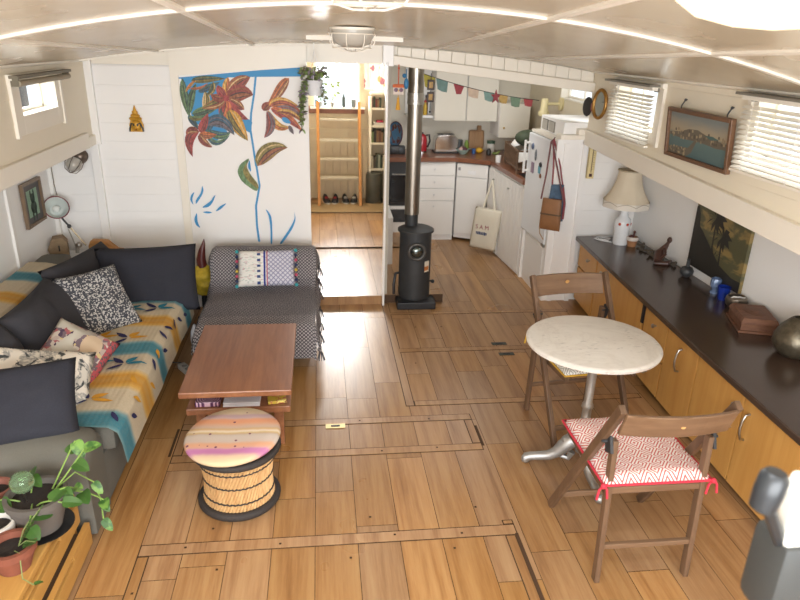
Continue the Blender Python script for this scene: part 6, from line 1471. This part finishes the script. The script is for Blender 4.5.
def magnet(name, lb_, y, z, sy, sz, c, shape=0):
    w = MB(); x = fx_(y)
    if shape == 0: w.box(x-.004, y-sy, z-sz, x+.0004, y+sy, z+sz, bev=.001)
    else: w.lathe([(0,.010),(sy*.8,.008),(sy,0)], (x,y,z), 14, axis=frame3((-1,0,0),(0,0,1)), sy=sz/sy)
    tag(obj(name, w, plain(c, .5, var=.2, scale=60)), lb_, 'magnet', 'magnets on the refrigerator')
magnet('magnet', 'round blue-grey magnet near the top left of the refrigerator door', 5.62, 1.22, .028, .028, '#5a6a8a', 1); magnet('magnet', 'long grey magnet below the round blue one', 5.53, 1.16, .02, .05, '#7a7f86', 1)
magnet('magnet', 'black magnet on the refrigerator door above the turquoise one', 5.40, 1.10, .03, .022, '#23262b', 1); magnet('magnet', 'turquoise and white picture magnet under the black magnet', 5.42, 1.055, .026, .03, '#63a8c0'); magnet('magnet', 'small brown magnet under the turquoise picture magnet', 5.38, 1.01, .02, .02, '#8a5a3a', 1)
magnet('photo', 'violet-grey photo card stuck low on the left of the refrigerator door', 5.585, 1.045, .035, .045, '#9a8398')
# cupboard with air vents above the fridge
vc = thing('vent_cupboard', 'white cupboard with two grilles above the refrigerator', 'cupboard', (2.0, 5.3, 1.36))
w = MB(); w.box(1.90, 5.15, 1.353, 2.30, 5.72, 1.475, bev=.003); obj('body', w, M['white'], vc)
for y0 in (5.36, 5.53):
    w = MB()
    w.box(1.893, y0, 1.368, 1.9, y0+.14, 1.452, 0)
    for i in range(6): w.box(1.889, y0+.006+i*.022, 1.372, 1.894, y0+.020+i*.022, 1.448, 1)
    obj('grille', w, [plain('#6f6c66', .6), plain('#b5b0a6', .5)], vc)
w = MB(); w.box(1.86, 5.085, 1.35, 2.10, 5.20, 1.385, bev=.004); w.box(2.0, 5.09, 1.385, 2.10, 5.16, 1.43, bev=.004); obj('cap', w, M['trim'], vc)
# bags on the fridge corner
bg = thing('leather_bag', 'brown leather shoulder bag hanging from the refrigerator corner', 'bag', (1.80, 5.2, .6))
lt = plain('#8f643f', .55, var=.15, scale=14, bump=.15)
w = MB()
bu, bd_ = V((.80,-.60,0)), V((-.60,-.80,0))
def bgp(a, b):
    th = 2*PI*a; c_, s_ = math.cos(th), math.sin(th); q = b; wd = .086 - .010*q; dp = .034*(1-.3*q)*math.sin(PI*min(1, .1+.85*(1-q)+.08))**.4
    f = lambda t_: math.copysign(abs(t_)**.45, t_)
    return V((1.835, 5.055, .635+.255*q)) + bu*(wd*f(c_)) + bd_*(dp*f(s_))
w.grid(bgp, 36, 12, cu=True); w.poly([bgp(i/36, 0) for i in range(36)]); w.poly([bgp(i/36, 1) for i in range(36)]); bo = obj('body', w, lt, bg, smooth=True, angle=60)
w = MB(); w.tube([(bgp(i/36,.52)-V((0,0,0)))*1 for i in range(36)], .006, 6, closed=True); obj('band', w, plain('#5a4632', .6), bo)
w = MB()
w.tube([(1.76,5.11,.88),(1.785,5.12,1.08),(1.806,5.145,1.33)], .0065, 6); w.tube([(1.91,5.0,.88),(1.865,5.06,1.08),(1.812,5.138,1.33)], .0065, 6); w.tube([(1.808,5.14,1.33),(1.83,5.15,1.345),(1.845,5.18,1.35)], .007, 6); obj('strap', w, plain('#6d3c3e', .6), bg, smooth=True)
w = MB(); w.tube([(1.765,5.10,.66),(1.77,5.085,.60),(1.80,5.07,.55)], .004, 5); obj('loose_strap', w, plain('#a5835c', .6), bg)
b2 = thing('cloth_bag', 'blue cloth bag with reddish straps hanging behind the leather bag', 'bag', (1.82, 5.13, .7))
w = MB(); w.grid(lambda a, b: V((1.875+.075*math.cos(2*PI*a)*(1-.3*b), 5.080+.012*math.sin(2*PI*a), .70+.30*b)), 20, 8, cu=True); obj('body', w, plain('#4f667e', .8, var=.3, scale=40), b2, smooth=True)
w = MB(); w.tube([(1.83,5.08,.98),(1.83,5.10,1.15),(1.824,5.14,1.34)], .006, 6); w.tube([(1.92,5.08,.98),(1.88,5.09,1.15),(1.828,5.14,1.34)], .006, 6); w.tube([(1.945,5.075,.72),(1.945,5.07,.85),(1.92,5.08,.98)], .010, 6); obj('strap', w, plain('#8c3f45', .7), b2, smooth=True)
# tote bag on the cabinet knob
tb = thing('tote_bag', 'cream canvas tote bag with red and blue print hanging at the corner cabinet', 'bag', (1.66, 6.45, .05))
cvm = plain('#ddd6c4', .9, var=.05, scale=10, bump=.15)
c0, c1_ = V((1.55,6.50,0)), V((1.775,6.30,0))
ua = (c1_-c0).normalized(); nb = V((-ua.y, ua.x, 0)); nb = nb if nb.y < 0 else -nb
def tpt(a, b, s):
    k = max(0, (1-(a*2-1)**4)*(1-(b*2-1)**4))**.6; p = c0.lerp(c1_, a); return p + V((.03*(1-b)*-.6, 0, .055+.43*b - .10*(a)*(1-b)*.0)) + nb*(s*.022*k + .006*noise.noise(V((a*4,b*4,1)))) + ua*(.03*(b-.5))
w = MB()
for s in (1, -1): w.grid(lambda a, b: tpt(a, b, s), 14, 16)
bmesh.ops.remove_doubles(w.bm, verts=w.bm.verts[:], dist=1e-4); tbo = obj('body', w, cvm, tb, smooth=True, angle=180)
kp = A+d_*.18+nn*.03+V((0,0,.73))
w = MB()
for s in (1, -1):
    for a in (.28, .72): w.tube([tpt(a,.97,s), tpt(a,1,s).lerp(kp,.5)+nb*.006*s, kp+nb*.004*s], .008, 6)
obj('handle', w, cvm, tb, smooth=True)
def stamp(txt, a, b, size, m):
    cu = bpy.data.curves.new('print', 'FONT'); cu.body = txt; cu.size = size; cu.extrude = .0006; cu.align_x = 'CENTER'
    o = bpy.data.objects.new('print', cu); COL.objects.link(o); dg_ = bpy.context.evaluated_depsgraph_get(); me = bpy.data.meshes.new_from_object(o.evaluated_get(dg_)); bpy.data.objects.remove(o)
    p = tpt(a, b, 1)+nb*.003; R_ = Matrix((ua, V((0,0,1)), nb)).transposed().to_4x4(); 
    if R_.determinant() < 0: R_ = Matrix((-ua, V((0,0,1)), nb)).transposed().to_4x4()
    R_.translation = p; me.transform(world(tbo).inverted() @ R_); me.materials.append(m); q = bpy.data.objects.new('print', me); COL.objects.link(q); q.parent = tbo
stamp('S A M', .42, .50, .062, plain('#a0525a', .8)); w = MB(); R0 = Matrix((ua, V((0,0,1)), nb)).transposed().to_4x4()
for i in range(7): R_ = R0.copy(); R_.translation = tpt(.24+.06*i, .40, 1)+nb*.003; w.obox(R_, .012+.003*(i % 2), .026+.004*(i % 3), .0012)
obj('print', w, plain('#3d4a72', .8), tbo)
# wall spot above the cupboard
sp_ = thing('wall_spot', 'cream wall spotlight above the vent cupboard', 'lamp', (2.31, 6.45, 1.45))
cm_ = plain('#dccf9f', .4)
w = MB(); w.lathe([(0,0),(.06,0),(.062,.02),(.03,.03),(0,.03)], (2.33,6.45,1.50), 24, axis=frame3((-1,0,0),(0,0,1))); obj('mount', w, cm_, sp_, smooth=True)
w = MB(); w.tube([(2.31,6.45,1.50),(2.24,6.46,1.50),(2.18,6.46,1.50)], .014, 10); obj('arm', w, cm_, sp_, smooth=True)
w = MB(); w.lathe([(.052,-.10),(.054,-.07),(.036,-.05),(.034,.05),(.03,.06),(0,.062),(0,.05),(.03,.04),(.032,-.05),(.048,-.07)], (2.16,6.46,1.49), 24); obj('shade', w, cm_, sp_, smooth=True, angle=60)
# bunting
bn = thing('bunting', 'string of coloured fabric flags with a red star across the kitchen beam', 'bunting', (1.2, 5.03, 1.7))
def sag(x): u = (x-.76)/(1.64-.76); return V((x, 5.035, 1.815 - .17*u - .10*u*(1-u)))
w = MB(); w.tube([sag(.76+.88*i/30) for i in range(31)], .0025, 5); obj('string', w, M['black'], bn)
fl_ = [(.80,.055,.085,'#a39844',0),(.895,.055,.075,'#6c8986',.2),(1.02,.05,.06,'#97434a',3),(1.13,.055,.06,'#cdb8a4',.1),(1.25,.05,.06,'#7f9f98',.05),(1.36,.045,.055,'#bd9f62',0),(1.455,.05,.065,'#77917a',0),(1.555,.045,.05,'#a34a4e',.1)]
for i, (x, hw_, h, c, sh_) in enumerate(fl_):
    w = MB(); a, b = sag(x-hw_*.8), sag(x+hw_*.8)
    if sh_ == 3: pts = [a, b, (a+b)/2+V((.02,0,-h*1.1)), (a+b)/2+V((-.015,0,-h*1.1))]
    else: pts = [a, b, b+V((-.006,-.004,-h)), (a+b)/2+V((0,-.012,-h*1.08)), a+V((.012,-.004,-h*1.03))]
    w.prism(pts, (0,.003,0)); obj('flag', w, plain(c, .85, var=.15, scale=30), bn)
w = MB(); c = sag(1.30)+V((0,-.02,-.022)); st_ = []
for k in range(10): r_ = .048 if k % 2 == 0 else .02; a = PI/2+2*PI*k/10; st_.append(c+V((r_*math.cos(a)*.8, 0, r_*math.sin(a)*1.1)))
w.prism(st_, (0,.012,0)); obj('star', w, plain('#8d343c', .6), bn)
# hanging owl charm, blue charm, chain of tiles
ow = thing('hanging_owl', 'orange and white owl charm with a tassel on an orange cord by the doorway', 'charm', (.575, 5.03, 1.6))
w = MB(); w.tube([(.575,5.04,1.875),(.575,5.04,1.735)], .004, 6); w.ball((.575,5.04,1.85), .008, 8); obj('cord', w, plain('#c4552c', .7), ow)
w = MB(); w.box(.535, 5.03, 1.665, .617, 5.055, 1.735, bev=.010); bd = obj('face', w, plain('#ddcfc4', .6), ow, smooth=True)
w = MB(); w.box(.533, 5.027, 1.715, .619, 5.058, 1.740, bev=.008); obj('crest', w, plain('#c9622f', .6), bd)
w = MB()
for x in (.557, .594): w.lathe([(0,.004),(.014,.003),(.015,0)], (x,5.03,1.70), 16, axis=RY)
obj('eye', w, plain('#5a2f4a', .4), bd)
w = MB(); w.prism([(.570,5.026,1.70),(.581,5.026,1.70),(.5755,5.026,1.683)], (0,.006,0)); obj('beak', w, plain('#cfa53a', .5), bd)
w = MB(); w.tube([(.575,5.04,1.665),(.575,5.04,1.64)], .003, 5); w.lathe([(0,.09),(.008,.085),(.010,.06),(.018,0),(0,0)], (.575,5.04,1.56), 12); obj('tassel', w, plain('#d9a03a', .8), ow, smooth=True)
w = MB(); w.ball((.63,5.02,1.745), .030, 14, sx=.6, sz=1.3, sy=.6); w.tube([(.63,5.02,1.78),(.63,5.03,1.845)], .003, 5); w.ball((.615,5.02,1.80), .016, 8); tag(obj('blue_charm', w, plain('#2f78a8', .4), smooth=True), 'blue hanging charm between the owl and the flue', 'charm')
tc_ = thing('tile_chain', 'dark hanging chain of two gold picture tiles right of the flue', 'charm', (.81, 5.02, 1.62))
for z in (1.74, 1.655):
    w = MB(); w.box(.785, 5.02, z-.036, .838, 5.034, z+.036, bev=.004); p_ = obj('tile', w, plain('#33261f', .5), tc_); w = MB(); w.box(.797, 5.017, z-.022, .826, 5.0205, z+.022, bev=.002); obj('gold_panel', w, plain('#94733a', .4, .3, var=.25, scale=60), p_)
w = MB(); w.tube([(.812,5.03,1.82),(.812,5.03,1.775)], .003, 5); w.tube([(.812,5.03,1.70),(.812,5.03,1.69)], .004, 5); w.tube([(.812,5.03,1.62),(.812,5.03,1.55)], .0025, 5); w.ball((.812,5.03,1.55), .008, 8); obj('cord', w, M['black'], tc_)
# floor fittings
for x, y, c, lb_ in ((.06,3.25,'#cdbb86','brass ring pull in the floor hatch near the coffee table'),(1.27,4.27,'#4d4f4a','dark flush latch in the far floor hatch, the farther one'),(1.28,4.10,'#4d4f4a','dark flush latch in the far floor hatch, the nearer one')):
    r = thing('floor_latch', lb_, 'latch', (x, y, .0021)); w = MB(); w.box(x-.055, y-.022, .0022, x+.055, y+.022, .004, bev=.0008); obj('plate', w, plain(c, .35, .7), r); w = MB(); w.box(x-.025, y-.008, .004, x+.025, y+.008, .0052); obj('slot', w, M['black'], r)
w = MB(); w.tube([(-.27,2.98,.02),(-.26,2.98,.05)], .01, 8)
w.bm.free()
# ------------------------------------------------------------------ daylight and added fill
wd = bpy.data.worlds.new('sky'); scene.world = wd; wd.use_nodes = True
bgn = wd.node_tree.nodes['Background']; bgn.inputs[0].default_value = (.86, .93, 1.0, 1); bgn.inputs[1].default_value = 1.3
def area(name, loc, aim, sx, sy, power, color=(1,1,1), spread=180):
    l = bpy.data.lights.new(name, 'AREA'); l.shape = 'RECTANGLE'; l.size = sx; l.size_y = sy; l.energy = power; l.color = color; l.spread = math.radians(spread)
    o = bpy.data.objects.new(name, l); COL.objects.link(o); o.location = loc; o.rotation_euler = (V(aim)-V(loc)).to_track_quat('-Z', 'Y').to_euler(); return o
area('rear_fill', (.1, -.98, 1.35), (.2, 3, .9), 2.9, 1.3, 150, (.96, .98, 1))  # added fill in the unseen rear opening, in place of daylight
area('hatch_fill', (.25, .6, 2.45), (.25, .9, 0), 1.1, .9, 34, (.96, .98, 1))  # overhead fill above the added hatch
area('daylight_near_window', (XR+.60, 2.72, 2.25), (1.2, 2.6, 1.0), .8, .5, 38, (.95, .98, 1))
area('daylight_far_window', (XR+.60, 4.40, 2.25), (1.2, 4.3, 1.0), .65, .5, 30, (.95, .98, 1))
area('daylight_left_window', (XL-.55, 4.23, 2.15), (-.8, 4.2, .9), .55, .4, 35, (.95, .98, 1))
area('daylight_stern_window', (.21, 8.85, 1.62), (.22, 5, .4), .5, .5, 92, (1, .99, .97))
area('kitchen_fill', (1.3, 6.2, 1.99), (1.3, 6.4, 0), .9, .9, 15, (1, .98, .95))  # added fill below the closed kitchen ceiling, with no skylight above it
scene.view_settings.exposure = 0.24
scene.cycles.use_denoising = True
scene.cycles.max_bounces = 10; scene.cycles.diffuse_bounces = 6; scene.cycles.transparent_max_bounces = 12
